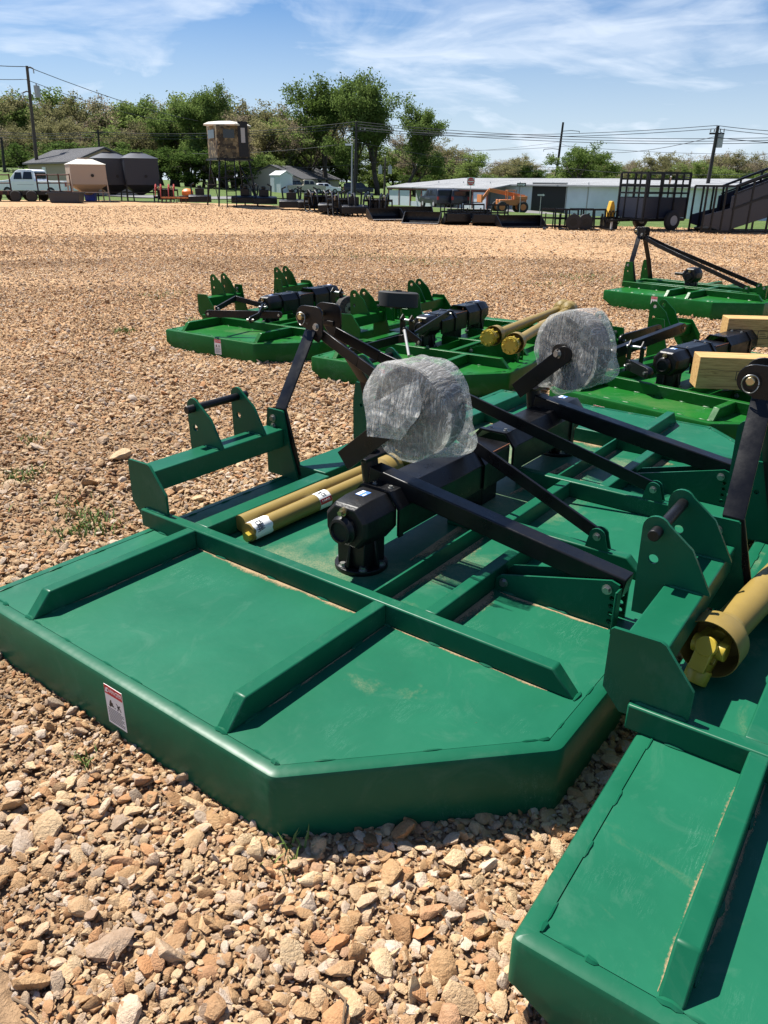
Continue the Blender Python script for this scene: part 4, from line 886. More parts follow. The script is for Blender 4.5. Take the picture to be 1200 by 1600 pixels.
def near_bell():
    r = .056
    mb = MB(dtf); mb.lathe([(.02, r*1.02), (.0, r*1.12), (-.035, r*1.45), (-.05, r*1.62), (-.135, r*1.66), (-.135, r*1.61), (-.05, r*1.55), (-.03, r*1.3)], (0, 0, 0), (1, 0, 0), 40); o = mb.build('guard_bell', 'shaft_yellow', ds)
    rg = MB(dtf); rg.tube([(-.012, r*1.2*math.cos(t), r*1.2*math.sin(t)) for t in np.linspace(0, 6.28, 40)], .0022, 6); rg.build('retaining_ring', 'olive_yellow', o)
    y = MB(dtf); y.cyl((.0, 0, 0), (-.06, 0, 0), .03, n=18)
    for k in (-1, 1):
        y.bar((-.05, k*.03, 0), (-.12, k*.036, 0), .02, .05); y.cyl((-.118, k*.024, 0), (-.118, k*.05, 0), .029, n=20)
    y.cyl((-.118, -.05, 0), (-.118, .05, 0), .013, n=14)
    # outer yoke turned down at an angle
    dn = Vector((-.55, -.1, -1)).normalized(); c0 = Vector((-.118, 0, 0)); sx = Vector((1, 0, -.55)).normalized(); sx = (sx-dn*sx.dot(dn)).normalized()
    y.cyl(c0-sx*.05, c0+sx*.05, .013, n=14)
    for k in (-1, 1):
        y.cyl(c0+sx*k*.026, c0+sx*k*.052, .031, n=20); y.bar(c0+sx*k*.038, c0+sx*k*.034+dn*.08, .05, .022, up=sx)
    y.bar(c0+dn*.062-sx*.045, c0+dn*.062+sx*.045, .05, .03, up=dn); y.cyl(c0+dn*.07, c0+dn*.118, .037, n=24)
    y.build('yoke', 'yoke_yellow', ds, bevel=.003, seg=2)
    bag = MB(dtf); vs = []; n = 14
    for k in range(9):
        w_ = .006+.03*min(1, k/6); z_ = -.02-k*.0135
        for i in range(n):
            t = 2*math.pi*i/n; q = Vector((math.cos(t)*w_, math.sin(t)*w_*.5, z_)); f = 1+.5*noise.noise(q*60); vs.append((.035+q.x*f+k*.003, -.088+q.y*f, z_+.01))
    bag.add(vs, [(k*n+i, k*n+(i+1) % n, (k+1)*n+(i+1) % n, (k+1)*n+i) for k in range(8) for i in range(n)]+[tuple(range(8*n, 9*n))]); bo = bag.build('spare_parts_bag', 'clear_film', ds, angle=25)
near_bell()
q5 = lambda px, py, z: at_z(px, py, z)
drive_shaft('left of the two yellow drive shafts on the bright green mower, slip clutch towards us', q5(782, 520, .40), q5(872, 484, .42), .042, clutch_a=True, yoke_a=True, group=None)
drive_shaft('right of the two yellow drive shafts on the bright green mower, slip clutch towards us', q5(812, 531, .41), q5(884, 487, .43), .042, clutch_a=True, yoke_a=True, group=None)

# ------------------------------------------------------------------ timber blocks
def timber(label, px, py, z, yaw, size, loc=None):
    l, d_, h = size; P = at_z(px, py, z); t = thing('timber_block', label, 'timber', P, yaw)
    mb = MB(); mb.box((0, 0, 0), (l, d_, h)); o = mb.build('beam', 'sawn_timber', t, bevel=.005); 
    st = MB(); cx, cz = .30, h*.45
    for (a, b, c_, d2) in ((-.045, -.032, .045, -.027), (-.045, .027, .045, .032), (-.045, -.027, -.04, .027), (.04, -.027, .045, .027)): st.box((cx+a, -.0008, cz+b), (cx+c_, -.0002, cz+d2))
    for k in range(3):
        st.box((cx-.03, -.0008, cz+.012-k*.014), (cx+.012+.008*k, -.0002, cz+.016-k*.014))
    base = MAT.get('stamp_ink') or base_mat('stamp_ink', (.07, .045, .03), .8)
    st.build('grade_stamp', 'stamp_ink', o)
    sp = MB(); pts = [(.02+.08*i, -.0006, h*.6+.006*math.sin(i*1.9)) for i in range(int(l/.08))]
    for i in range(len(pts)-1): sp.bar(pts[i], pts[i+1], .0005, .0025)
    sp.build('drying_crack', 'stamp_ink', o)
    return t
timber('stamped timber block, the nearer of the two on the bright green mower', 1086, 607, .30, R(-8), (.95, .19, .225))
timber('timber block lying behind the gearbox, the farther of the two on the bright green mower', 1131, 541, .36, R(-6), (1.1, .18, .235))

# ------------------------------------------------------------------ loose hitch arms and wheels on the bright green decks
def loose_bar(label, pts, w=.07, th=.016, up=(0, 0, 1), name='hitch_arm', pins=()):
    P = [at_z(a, b, z) for a, b, z in pts]; t = thing(name, label, 'hitch arm', P[0]); mb = MB()
    for i in range(len(P)-1): mb.bar(P[i]-P[0], P[i+1]-P[0], th, w, up)
    for q in (P[0], P[-1]): 
        d = (P[-1]-P[0]).normalized(); s = d.cross(Vector((0, 0, 1))).normalized(); mb.cyl(q-P[0]-s*th*.55, q-P[0]+s*th*.55, w*.5, n=18)
    o = mb.build('bar', 'black_paint', t, bevel=.0015, seg=1)
    pm = MB()
    for q in (P[0], P[-1]):
        d = (P[-1]-P[0]).normalized(); s = d.cross(Vector((0, 0, 1))).normalized(); pm.cyl(q-P[0]-s*.035, q-P[0]+s*.035, .011, n=12)
    pm.build('pin', 'zinc', t); return t
loose_bar('long flat black hitch arm lying across the farthest-left green mower', [(326, 490, .40), (436, 492, .40)])
loose_bar('short cranked black link beside the gearbox on the farthest-left green mower', [(391, 500, .40), (404, 494, .42), (410, 480, .46)], .06)
loose_bar('black strut propped behind the hitch beam of the farthest-left green mower', [(340, 482, .44), (368, 466, .5), (415, 479, .42)], .05)
loose_bar('black hitch arm lying in front of the gearbox of the green mower with drive shafts', [(548, 550, .33), (622, 530, .36), (650, 527, .38)])
loose_bar('long black arm sloping up to the shield of the green mower with drive shafts', [(648, 523, .40), (700, 490, .48)], .06)
loose_bar('thin black link next to the zinc rod on the green mower with drive shafts', [(632, 516, .45), (655, 534, .36)], .05)
loose_bar('long square black arm lying in front of the hitch of the timber-laden mower', [(958, 552, .40), (1064, 512, .50)], .08, .05)
loose_bar('black bar behind the long arm on the timber-laden mower', [(972, 532, .44), (1028, 516, .46)], .1, .02)
loose_bar('short black cranked link beside the gearbox of the timber-laden mower', [(985, 570, .37), (1012, 583, .36)], .08, .04)
def loose_wheel(label, P, axis, r, hw, mat='laminated_rubber', rim='zinc'):
    t = thing('tail_wheel', label, 'wheel', P); mb = MB(); mb.lathe([(-hw, r*.42), (-hw, r*.9), (-hw*.85, r), (hw*.85, r), (hw, r*.9), (hw, r*.42)], (0, 0, 0), axis, 40); mb.build('tyre', mat, t)
    h = MB(); h.cyl(-Vector(axis).normalized()*hw*1.04, Vector(axis).normalized()*hw*1.04, r*.5, n=24); ho = h.build('rim', rim, t)
    h2 = MB(); h2.cyl(-Vector(axis).normalized()*hw*1.2, Vector(axis).normalized()*hw*1.2, r*.17, n=16)
    for k in range(5):
        s = Vector(axis).normalized().orthogonal(); q = Matrix.Rotation(k*1.2566, 3, axis) @ s*r*.33; h2.cyl(q-Vector(axis).normalized()*hw*1.08, q+Vector(axis).normalized()*hw*1.08, r*.05, n=8)
    h2.build('hub', 'cast_black', t); return t
loose_wheel('small upright tail wheel with rubber tyre beyond the black driveline shield', at_z(543, 482, .40), (.55, -.8, .05), .125, .05)
loose_wheel('black tyre lying flat behind the lift lugs of the middle green mower', at_z(622, 468, .55), (.05, .1, 1), .20, .075, 'tyre_rubber', 'cast_black')
def fork_bits(label, P, yaw):
    t = thing('wheel_fork', label, 'wheel fork', P, yaw); mb = MB()
    for s in (-1, 1): mb.plate([(-.03, -.1), (.03, -.1), (.035, .1), (0, .135), (-.035, .1)], [], lambda x, y, k: (x, k, y), s*.05-.005, s*.05+.005)
    mb.build('fork_arm', 'black_paint', t, bevel=.001, seg=1); h = MB(); h.cyl((0, -.075, .085), (0, .075, .085), .012, n=12); h.cyl((0, -.075, -.07), (0, .075, -.07), .012, n=12); h.build('pin', 'zinc', t); return t
fork_bits('grey wheel fork standing beside the small upright tail wheel', at_z(527, 470, .47), R(60))
fork_bits('dark clevis with zinc pin in front of the gearbox of the mower with drive shafts', at_z(636, 516, .43), R(50))
fork_bits('dark clevis with zinc pin on the timber-laden mower', at_z(992, 560, .40), R(50))
zr = MB(); a, b = at_z(632, 516, .46), at_z(639, 556, .30); t = thing('lynch_rod', 'slim zinc rod leaning down onto the middle bright green deck', 'rod', a); zr.cyl(Vector(), b-a, .012, n=10); zr.build('rod', 'dull_zinc', t)
# ------------------------------------------------------------------ background: materials
for nm, col, ro in (('tan_siding', (.34, .27, .20), .8), ('grey_metal_roof', (.085, .085, .09), .5), ('white_paint', (.78, .78, .76), .45), ('white_metal', (.55, .60, .64), .55), ('pale_roof', (.50, .52, .54), .5), ('dark_glass', (.015, .018, .022), .1),
                    ('hopper_tan', (.40, .31, .23), .6), ('hopper_grey', (.022, .026, .036), .5), ('rust_brown', (.085, .035, .022), .8), ('pole_wood', (.075, .06, .048), .9), ('pole_dark', (.03, .027, .025), .9), ('galvanised', (.35, .36, .36), .5),
                    ('machine_orange', (.50, .17, .05), .6), ('signal_orange', (.75, .20, .03), .5), ('machine_yellow', (.62, .36, .03), .5), ('blue_bin', (.03, .06, .35), .5), ('machine_red', (.35, .03, .02), .5), ('asphalt', (.16, .155, .15), .9), ('brick_trim', (.16, .06, .045), .8),
                    ('car_white', (.86, .87, .88), .3), ('car_dark', (.02, .024, .032), .3), ('car_beige', (.45, .40, .32), .35), ('roof_cream', (.55, .52, .45), .6), ('tan_siding_light', (.42, .38, .32), .8), ('navy_panel', (.012, .016, .03), .35), ('sign_red', (.6, .03, .04), .5), ('wire', (.04, .04, .045), .6), ('lamp_light', (.7, .7, .72), .4), ('interior_shade', (.02, .02, .02), .9)):
    base_mat(nm, col, ro)
def camo():
    m = base_mat('camo_wall', (.2, .15, .1), .8); nt = m.node_tree; b = nt.nodes['Principled BSDF']; tc = N(nt, 'ShaderNodeTexCoord')
    v = N(nt, 'ShaderNodeTexVoronoi'); v.inputs['Scale'].default_value = 9; nz = noise_n(nt, tc.outputs['Object'], 7, 3); 
    nt.links.new(mixc(nt, .25, tc.outputs['Object'], nz.outputs['Color']), v.inputs['Vector'])
    s = N(nt, 'ShaderNodeSeparateColor'); nt.links.new(v.outputs['Color'], s.inputs[0])
    r = ramp(nt, s.outputs[0], [(0, (.03, .026, .017)), (.3, (.11, .088, .045)), (.55, (.21, .17, .095)), (.8, (.085, .075, .045))]); r.color_ramp.interpolation = 'CONSTANT'
    nt.links.new(r.outputs[0], b.inputs['Base Color'])
camo()
def corrugated(name, col, per, axis):
    m = base_mat(name, col, .85, spec=.12); nt = m.node_tree; b = nt.nodes['Principled BSDF']; tc = N(nt, 'ShaderNodeTexCoord')
    wv = N(nt, 'ShaderNodeTexWave'); wv.bands_direction = axis; wv.inputs['Scale'].default_value = per; nt.links.new(tc.outputs['Object'], wv.inputs[0])
    n = noise_n(nt, tc.outputs['Object'], .5, 4); nt.links.new(mixc(nt, ramp(nt, n.outputs[0], [(.3, (0, 0, 0)), (.7, (1, 1, 1))]).outputs[0], [c*.8 for c in col], col), b.inputs['Base Color'])
    bump(nt, b, wv.outputs[0], .5, .05)
corrugated('ribbed_white', (.70, .77, .82), 3, 'X'); corrugated('ribbed_roof', (.30, .31, .32), 3, 'X'); corrugated('ribbed_grey_roof', (.10, .10, .105), 4, 'X')

def fl(root): return lambda p: p
# ------------------------------------------------------------------ road beyond the lot
def road():
    mb = MB()
    for name, pts, w_ in (('road', [(150, 72), (250, 64), (330, 66), (420, 75), (520, 86), (620, 82), (700, 78), (800, 74), (900, 66)], 5.0),):
        P = [on_ground(a, b, .03) for a, b in pts]; vs = []
        fine = []
        for i in range(len(P)-1):
            for t in np.linspace(0, 1, 9)[:-1]: fine.append(P[i].lerp(P[i+1], t))
        fine.append(P[-1])
        for i, q in enumerate(fine):
            d = (fine[min(i+1, len(fine)-1)]-fine[max(0, i-1)]).normalized(); s = Vector((-d.y, d.x, 0)).normalized()
            for k in (-.5, -.17, .17, .5):
                e = q+s*w_*k; vs.append((e.x, e.y, gz(e.x, e.y)+.06))
        me = bpy.data.meshes.new(name); me.from_pydata(vs, [], [(i*4+j, i*4+j+1, i*4+j+5, i*4+j+4) for i in range(len(fine)-1) for j in range(3)]); me.materials.append(MAT['asphalt'])
        o = bpy.data.objects.new(name, me); COL.objects.link(o); o['kind'] = 'structure'
road()

# ------------------------------------------------------------------ buildings
def gable(name, label, cat, px0, px1, Y0, Y1, wall_h, roof_h, depth, wallm, roofm, over=.35, openings=(), zb=None, hip=False):
    """building whose visible long wall runs from picture column px0 at depth Y0 to px1 at depth Y1"""
    a, b = on_ground(px0, Y0), on_ground(px1, Y1); d = (b-a); d.z = 0; ln = d.length; yaw = math.atan2(d.y, d.x)
    z = min(a.z, b.z) if zb is None else zb
    t = thing(name, label, cat, (a.x, a.y, z), yaw)
    w_ = MB(); w_.box((0, 0, -1.5), (ln, depth, wall_h)); 
    w_.add([(0, 0, wall_h), (0, depth, wall_h), (0, depth/2, wall_h+roof_h-.05), (ln, 0, wall_h), (ln, depth, wall_h), (ln, depth/2, wall_h+roof_h-.05)], [(0, 1, 2), (3, 5, 4), (0, 2, 5, 3), (1, 4, 5, 2)]); wo = w_.build('wall', wallm, t)
    k = roof_h/(depth/2)
    for s in (0, 1):
        y0, y1 = (-over, depth/2) if s == 0 else (depth+over, depth/2); z0, z1 = wall_h-over*k, wall_h+roof_h
        r = MB(); th = .12; r.add([(-over, y0, z0), (ln+over, y0, z0), (ln+over, y1, z1), (-over, y1, z1), (-over, y0, z0+th), (ln+over, y0, z0+th), (ln+over, y1, z1+th), (-over, y1, z1+th)], [(0,3,2,1),(4,5,6,7),(0,1,5,4),(1,2,6,5),(2,3,7,6),(3,0,4,7)]); r.build('roof', roofm, t)
    for (kind, x0, x1, z0, z1, mt) in openings:
        m_ = MB(); m_.box((x0-.06, -.05, z0-.06), (x1+.06, -.01, z1+.06)); fo = m_.build(kind, 'white_paint' if kind != 'roller_door' else mt, t)
        g = MB(); g.box((x0, -.075, z0), (x1, -.055, z1)); g.build('pane' if kind == 'window' else 'panel', mt, fo)
    return t, ln
t, ln = gable('shed', 'tan shed with dark metal roof behind the white pickup', 'shed', 50, 122, 75, 66, 2.5, 1.0, 5.0, 'tan_siding', 'ribbed_grey_roof', openings=(('door', 4.0, 4.8, .2, 2.1, 'white_paint'), ('window', .5, 1.5, .9, 1.9, 'dark_glass')))
t, ln = gable('house', 'low beige house with grey roof beside the big tree', 'house', 470, 530, 124, 146, 2.3, 1.75, 9.0, 'tan_siding_light', 'ribbed_grey_roof', openings=(('door', 9.0, 11.0, .1, 2.1, 'interior_shade'), ('window', 3, 4.6, .9, 1.9, 'dark_glass'), ('window', 14, 16, .9, 1.9, 'dark_glass')))
t, ln = gable('garden_shed', 'small pale blue-white shed in front of the beige house', 'shed', 423, 439, 118, 116, 2.2, .5, 2, 'white_metal', 'pale_roof', over=.1, openings=(('door', .3, 1.1, 0, 1.9, 'white_metal'),))
t, ln = gable('long_building', 'long low pale metal building with shallow ribbed roof behind the machines', 'building', 650, 1130, 94, 60, 2.4, .55, 14, 'ribbed_white', 'ribbed_roof', over=.5, zb=None)
LB, LBL = t, ln
for i, (x0, x1, z0, z1, kind, mt) in enumerate([(7.5, 8.6, .1, 2.1, 'door', 'interior_shade'), (19.6, 24.0, .1, 2.6, 'roller_door', 'interior_shade'), (33.5, 34.4, .2, 1.3, 'window', 'dark_glass'), (11.6, 12.5, .1, 2.0, 'door', 'white_metal')]):
    m_ = MB(); m_.box((x0-.08, -.06, z0-.08), (x1+.08, -.01, z1+.08)); fo = m_.build(kind, 'galvanised', LB); g = MB(); g.box((x0, -.09, z0), (x1, -.065, z1)); g.build('panel', mt, fo)
for k in range(1, 9):
    s_ = MB(); s_.box((k*ln/9-.05, -.05, -.2), (k*ln/9+.05, -.008, 2.7)); s_.build('downpipe', 'galvanised', LB)
# lean-to porch at its left end
r = MB(); r.add([(-1.2, -3.2, 1.98), (17, -3.2, 1.98), (17, -.52, 2.38), (-1.2, -.52, 2.38), (-1.2, -3.2, 2.08), (17, -3.2, 2.08), (17, -.52, 2.48), (-1.2, -.52, 2.48)], [(0,3,2,1),(4,5,6,7),(0,1,5,4),(1,2,6,5),(2,3,7,6),(3,0,4,7)]); r.build('porch_roof', 'ribbed_roof', LB)
for k in range(9):
    p_ = MB(); p_.box((-1+k*2.2, -3.1, -.6), (-.85+k*2.2, -2.95, 1.97)); p_.build('porch_post', 'brick_trim', LB)
r = MB(); r.box((-1, -3.12, 1.82), (17, -2.93, 1.96)); r.build('porch_beam', 'brick_trim', LB)
for k in range(8):
    r = MB(); r.box((-.85+k*2.2, -3.05, -.1), (1.2+k*2.2, -3.0, 1.75 if k not in (2, 5, 6) else .7)); r.build('screen_panel', 'white_metal', LB)

# ------------------------------------------------------------------ vehicles
def vehicle(kind, label, cat, px, Y, yaw, paint, scale=1.0):
    P = on_ground(px, Y); t = thing('pickup_truck' if kind == 'pickup' else 'parked_car', label, cat, P, yaw); t.scale = (scale,)*3
    L_, W_ = (5.6, 1.95) if kind == 'pickup' else (4.6, 1.8)
    if kind == 'pickup': prof = [(-2.8, .45), (-2.8, 1.12), (-.55, 1.12), (-.5, 1.15), (-.42, 1.8), (-.2, 1.88), (.75, 1.86), (1.0, 1.75), (1.5, 1.18), (2.6, 1.08), (2.8, .95), (2.8, .45)]; gl = [(-.36, 1.22, .42, 1.72), (.45, 1.22, 1.12, 1.68)]
    elif kind == 'suv': prof = [(-2.3, .4), (-2.3, 1.0), (-2.15, 1.65), (-1.9, 1.75), (.5, 1.75), (1.2, 1.1), (2.15, .98), (2.3, .85), (2.3, .4)]; gl = [(-1.95, 1.12, -1.0, 1.62), (-.92, 1.12, -.1, 1.62), (0, 1.12, .62, 1.6)]
    else: prof = [(-2.3, .4), (-2.3, .95), (-1.6, 1.0), (-.95, 1.42), (.35, 1.44), (1.1, .98), (2.1, .85), (2.3, .7), (2.3, .4)]; gl = [(-1.0, 1.02, -.2, 1.36), (-.12, 1.02, .55, 1.36)]
    zb0, zb1 = dict(pickup=(1.15, 1.8), suv=(1.02, 1.7)).get(kind, (.98, 1.42)); taper = lambda z: 1-.15*min(1, max(0, (z-zb0)/(zb1-zb0)))
    b = MB(); b.plate(prof, [], lambda x, y, k: (x, k*taper(y), y), -W_/2, W_/2); bo = b.build('body', paint, t, bevel=.03, seg=2)
    for s in (-1, 1):
        for (x0, z0, x1, z1) in gl:
            g = MB(); g.plate([(x0, z0), (x1, z0), (x1-.12, z1), (x0+.08, z1)], [], lambda x, y, k: (x, s*(W_/2*taper(y)+k), y), .004, .02); g.build('side_window', 'dark_glass', t)
        dr = MB(); dr.box((-.4, s*(W_/2+.002)-.004, .85), (.9, s*(W_/2+.002)+.004, .87)); dr.build('trim', 'galvanised', t)
        for x in (-L_*.3, L_*.31):
            wl = MB(); wl.lathe([(-.11, .2), (-.11, .33), (-.08, .36), (.08, .36), (.11, .33), (.11, .2)], (x, s*(W_/2-.1), .36), (0, 1, 0), 24); wo = wl.build('wheel', 'tyre_rubber', t)
            rm = MB(); rm.cyl((x, s*(W_/2-.1)-.115, .36), (x, s*(W_/2-.1)+.115, .36), .19, n=18); rm.build('rim', 'galvanised', wo)
        h = MB(); h.box((L_/2-.06, s*.72-.17, .78), (L_/2+.03, s*.72+.17, .95)); h.build('headlight', 'lamp_light', t)
        h = MB(); h.box((-L_/2-.03, s*.8-.1, .75), (-L_/2+.06, s*.8+.1, 1.05)); h.build('tail_light', 'machine_red', t)
    ws = MB(); x0, z0, x1, z1 = (1.42, 1.24, 1.05, 1.72) if kind == 'pickup' else ((1.12, 1.18, .6, 1.68) if kind == 'suv' else (1.0, 1.05, .45, 1.38)); ws.add([(x0, -.72, z0), (x0, .72, z0), (x1, .66, z1), (x1, -.66, z1), (x0+.03, -.72, z0+.02), (x0+.03, .72, z0+.02), (x1+.03, .66, z1+.02), (x1+.03, -.66, z1+.02)], [(0,3,2,1),(4,5,6,7),(0,1,5,4),(1,2,6,5),(2,3,7,6),(3,0,4,7)]); ws.build('windscreen', 'dark_glass', t)
    rw = MB(); 
    if kind == 'pickup': rw.box((-.5, -.7, 1.25), (-.43, .7, 1.7))
    else: rw.box((-2.28 if kind == 'suv' else -1.45, -.65, 1.15 if kind == 'suv' else 1.08), (-2.2 if kind == 'suv' else -1.3, .65, 1.55 if kind == 'suv' else 1.2))
    rw.build('rear_window', 'dark_glass', t)
    gr = MB(); gr.box((L_/2-.05, -.5, .6), (L_/2+.02, .5, .9)); gr.build('grille', 'cast_black', t)
    return t
vehicle('pickup', 'white pickup truck at the far left in front of the tan shed', 'pickup truck', 58, 62, R(172), 'car_white')
vehicle('pickup', 'beige pickup truck parked on the grass by the beige house', 'pickup truck', 479, 118, R(10), 'car_beige', .95)
vehicle('car', 'white car parked right of the beige pickup by the house', 'car', 507, 122, R(12), 'car_white')
vehicle('suv', 'dark car left of the beige pickup by the house', 'car', 461, 124, R(60), 'car_dark', .9)
vehicle('suv', 'dark car parked under the porch, left of the black one', 'car', 682, 84, R(110), 'car_dark')
vehicle('suv', 'black car with rear to us beside the do-not-enter sign', 'car', 714, 84, R(95), 'car_dark')
vehicle('suv', 'dark car half hidden by the trees between house and long building', 'car', 560, 130, R(5), 'car_dark')
vehicle('pickup', 'white pickup truck under the porch behind the dark cars', 'pickup truck', 692, 92, R(100), 'car_white')

def telehandler():
    P = on_ground(798, 68); t = thing('telehandler', 'orange telehandler with raised boom in front of the long building', 'telehandler', P, R(8)); t.scale = (.8, .8, .8)
    b = MB(); b.box((-1.3, -.8, .7), (1.5, .8, 1.25)); b.box((.3, -.75, 1.25), (1.6, .6, 1.6)); b.build('chassis', 'machine_orange', t, bevel=.05)
    for x in (-1.1, 1.1):
        for y in (-.95, .95):
            wl = MB(); wl.lathe([(-.17, .3), (-.17, .5), (-.12, .55), (.12, .55), (.17, .5), (.17, .3)], (x, y, .55), (0, 1, 0), 24); wo = wl.build('wheel', 'tyre_rubber', t); rm = MB(); rm.cyl((x, y-.18, .55), (x, y+.18, .55), .3, n=18); rm.build('rim', 'machine_orange', wo)
    c_ = MB(); 
    for x in (-.5, .35):
        for y in (-.75, -.05): c_.bar((x, y, 1.2), (x, y, 2.1), .07, .07, (1, 0, 0))
    c_.box((-.56, -.82, 2.1), (.42, .02, 2.16)); c_.build('cab_frame', 'machine_orange', t)
    bm_ = MB(); bm_.bar((1.6, .35, 1.5), (-2.2, .35, 2.15), .3, .36); bm_.build('boom', 'machine_orange', t, bevel=.02); b2 = MB(); b2.bar((-2.2, .35, 2.1), (-2.9, .35, 1.2), .22, .26); b2.build('boom_head', 'machine_orange', t)
    f = MB(); f.box((-3.2, -.6, .95), (-3.05, 1.2, 1.7)); f.build('fork_carriage', 'machine_orange', t)
    for y in (-.3, .8):
        f = MB(); f.bar((-3.1, y, .97), (-4.3, y, .95), .12, .06); f.build('fork_tine', 'cast_black', t)
telehandler()

# ------------------------------------------------------------------ signs
def sign(label, px, Y, h, kind, k=.6):
    P = on_ground(px, Y); t = thing('road_sign', label, 'sign', P); t.scale = (k, k, k); h = h/k; m_ = MB(); m_.cyl((0, 0, -.3), (0, 0, h), .035, n=8); m_.build('post', 'galvanised', t)
    yaw = math.atan2(-P.x, P.y)
    def face(fn, name, mat, y): mb = MB(lambda p: Matrix.Rotation(yaw, 3, 'Z') @ (p+Vector((0, y, 0)))); fn(mb); return mb.build(name, mat, t)
    def txt(s, size, mat, x, z, y): text_mesh(s, size, 'lettering', mat, t, Matrix.Rotation(yaw, 4, 'Z') @ Matrix.Translation((x, y, z)) @ Matrix.Rotation(R(90), 4, 'X'), .004)
    if kind == 'dne':
        face(lambda mb: mb.box((-.5, -.02, h-.45), (.5, 0, h+.55)), 'sign_panel', 'white_paint', -.04); face(lambda mb: mb.cyl((0, -.03, h+.05), (0, -.02, h+.05), .46, n=36), 'red_disc', 'sign_red', -.045); face(lambda mb: mb.box((-.36, -.045, h-.02), (.36, -.03, h+.12)), 'white_bar', 'white_paint', -.05)
        txt('DO NOT', .2, 'white_paint', 0, h+.27, -.085); txt('ENTER', .2, 'white_paint', 0, h-.18, -.085)
    else:
        face(lambda mb: mb.box((-.5, -.02, h-.18), (.5, 0, h+.18)), 'sign_panel', 'print_black', -.04); face(lambda mb: mb.plate([(-.42, .08), (.2, .08), (.2, .14), (.44, 0), (.2, -.14), (.2, -.08), (-.42, -.08)], [], lambda x, y, k: (x, k, h+y), -.032, -.022), 'white_arrow', 'white_paint', -.04); txt('ONE WAY', .14, 'print_black', -.06, h-.005, -.078)
sign('round red do not enter sign on a white square panel', 735, 66, 2.05, 'dne')
sign('black one way sign with white arrow, left of the two', 814, 56, 1.75, 'ow')
sign('lower black one way sign with white arrow beside the fork frames', 846, 60, 1.35, 'ow')

# ------------------------------------------------------------------ poles and wires
def pole(label, top, base, Y, r, mat, extras=()):
    A, B = at_y(*top, Y), at_y(*base, Y); B = Vector((B.x, B.y, min(B.z, gz(B.x, B.y))-.4)); t = thing('utility_pole', label, 'utility pole', B); m_ = MB(); m_.cyl(Vector(), A-B, r, r*.68, n=12); m_.build('post', mat, t)
    for kind, dz, s in extras:
        q = A-B+Vector((0, 0, dz))
        if kind == 'arm': e = MB(); e.bar(q-Vector((s, 0, 0)), q+Vector((s, 0, 0)), .1, .12); e.build('crossarm', mat, t)
        if kind == 'ins':
            for x in (-s, -s*.45, s*.45, s): e = MB(); e.cyl(q+Vector((x, 0, .05)), q+Vector((x, 0, .28)), .05, .04, n=10); e.build('insulator', 'galvanised', t)
        if kind == 'can': e = MB(); e.cyl(q+Vector((s, 0, -.45)), q+Vector((s, 0, .45)), .24, n=18); e.cyl(q+Vector((s, 0, .45)), q+Vector((s, 0, .6)), .06, n=10); e.build('transformer', 'galvanised', t)
        if kind == 'curl': e = MB(); e.tube([q, q+Vector((s*.5, 0, .12)), q+Vector((s, 0, .0))], .05, 6); e.build('bracket_arm', mat, t); e = MB(); e.cyl(q+Vector((s, 0, -.35)), q+Vector((s, 0, 0)), .05, n=8); e.build('insulator', 'galvanised', t)
        if kind == 'lamp': e = MB(); e.box(q+Vector((-.05 if s > 0 else s, -.15, -.08)), q+Vector((s if s > 0 else .05, .15, .08))); e.build('lamp_head', 'lamp_light', t)
    return A
pL = pole('tall leaning wooden utility pole at the far left with a transformer', (42, 103), (56, 262), 74, .17, 'pole_wood', (('can', -1.9, .55), ('curl', -2.0, -.7), ('curl', -.2, .5)))
pole('thin utility pole half hidden in the wood behind the tan shed', (153, 203), (156, 262), 110, .16, 'pole_dark', (('arm', -.3, .9),))
pole('short dark post at the left edge of the picture', (2, 215), (6, 262), 96, .18, 'pole_dark')
pM = pole('dark utility pole with crossarm in front of the big tree', (557, 190), (553, 310), 92, .17, 'pole_dark', (('arm', -.9, 1.0), ('ins', -.85, .9)))
pole('slim grey light pole left of the dark utility pole', (550, 226), (549, 312), 88, .09, 'galvanised', (('lamp', 0, -.7),))
pT = pole('grey utility pole with pale transformers right of the big tree', (602, 246), (600, 314), 104, .15, 'pole_wood', (('can', -1.4, .6), ('can', -1.4, -.6), ('arm', -1.2, 1.1)))
pF = pole('far tall utility pole with offset arms above the long building', (880, 191), (866, 290), 150, .26, 'pole_dark', (('curl', -4.3, -3.0), ('curl', -1.4, 3.0), ('curl', -6.5, 2.2)))
pR = pole('dark utility pole leaning right near the cattle chute', (1122, 197), (1096, 342), 64, .17, 'pole_dark', (('arm', -.5, .55), ('ins', -.45, .5), ('can', -1.0, .3)))
def cable(label, pts, r=.022):
    P = [at_y(*q) for q in pts]; fine = []
    for i in range(len(P)-1):
        n = 14
        for k in range(n): t_ = k/n; fine.append(P[i].lerp(P[i+1], t_)-Vector((0, 0, 1))*(P[i+1]-P[i]).length*.016*4*t_*(1-t_))
    fine.append(P[-1]); m_ = MB(); m_.tube(fine, r, 5); tag(m_.build('power_line', 'wire'), label, 'power line')
cable('topmost wire on the far-left pole, falling away to the right', [(-60, 97, 74), (42, 104, 74), (400, 196, 160)], .03)
cable('second wire below the top of the far-left pole', [(-60, 120, 74), (40, 124, 74), (330, 190, 150)], .025)
for k, (y0, y1, y2) in enumerate([(204, 190, 214), (207, 194, 218), (212, 198, 222)]): cable(['upper', 'middle', 'lower'][k]+' of three roadside wires crossing in front of the wood', [(-40, y0, 96), (153, y0+2, 110), (557, y1, 92), (1250, y2, 80)], .028)
cable('low wire from the dark utility pole to the right across the long building', [(300, 240, 100), (557, 222, 92), (880, 262, 110), (1250, 268, 80)], .022)
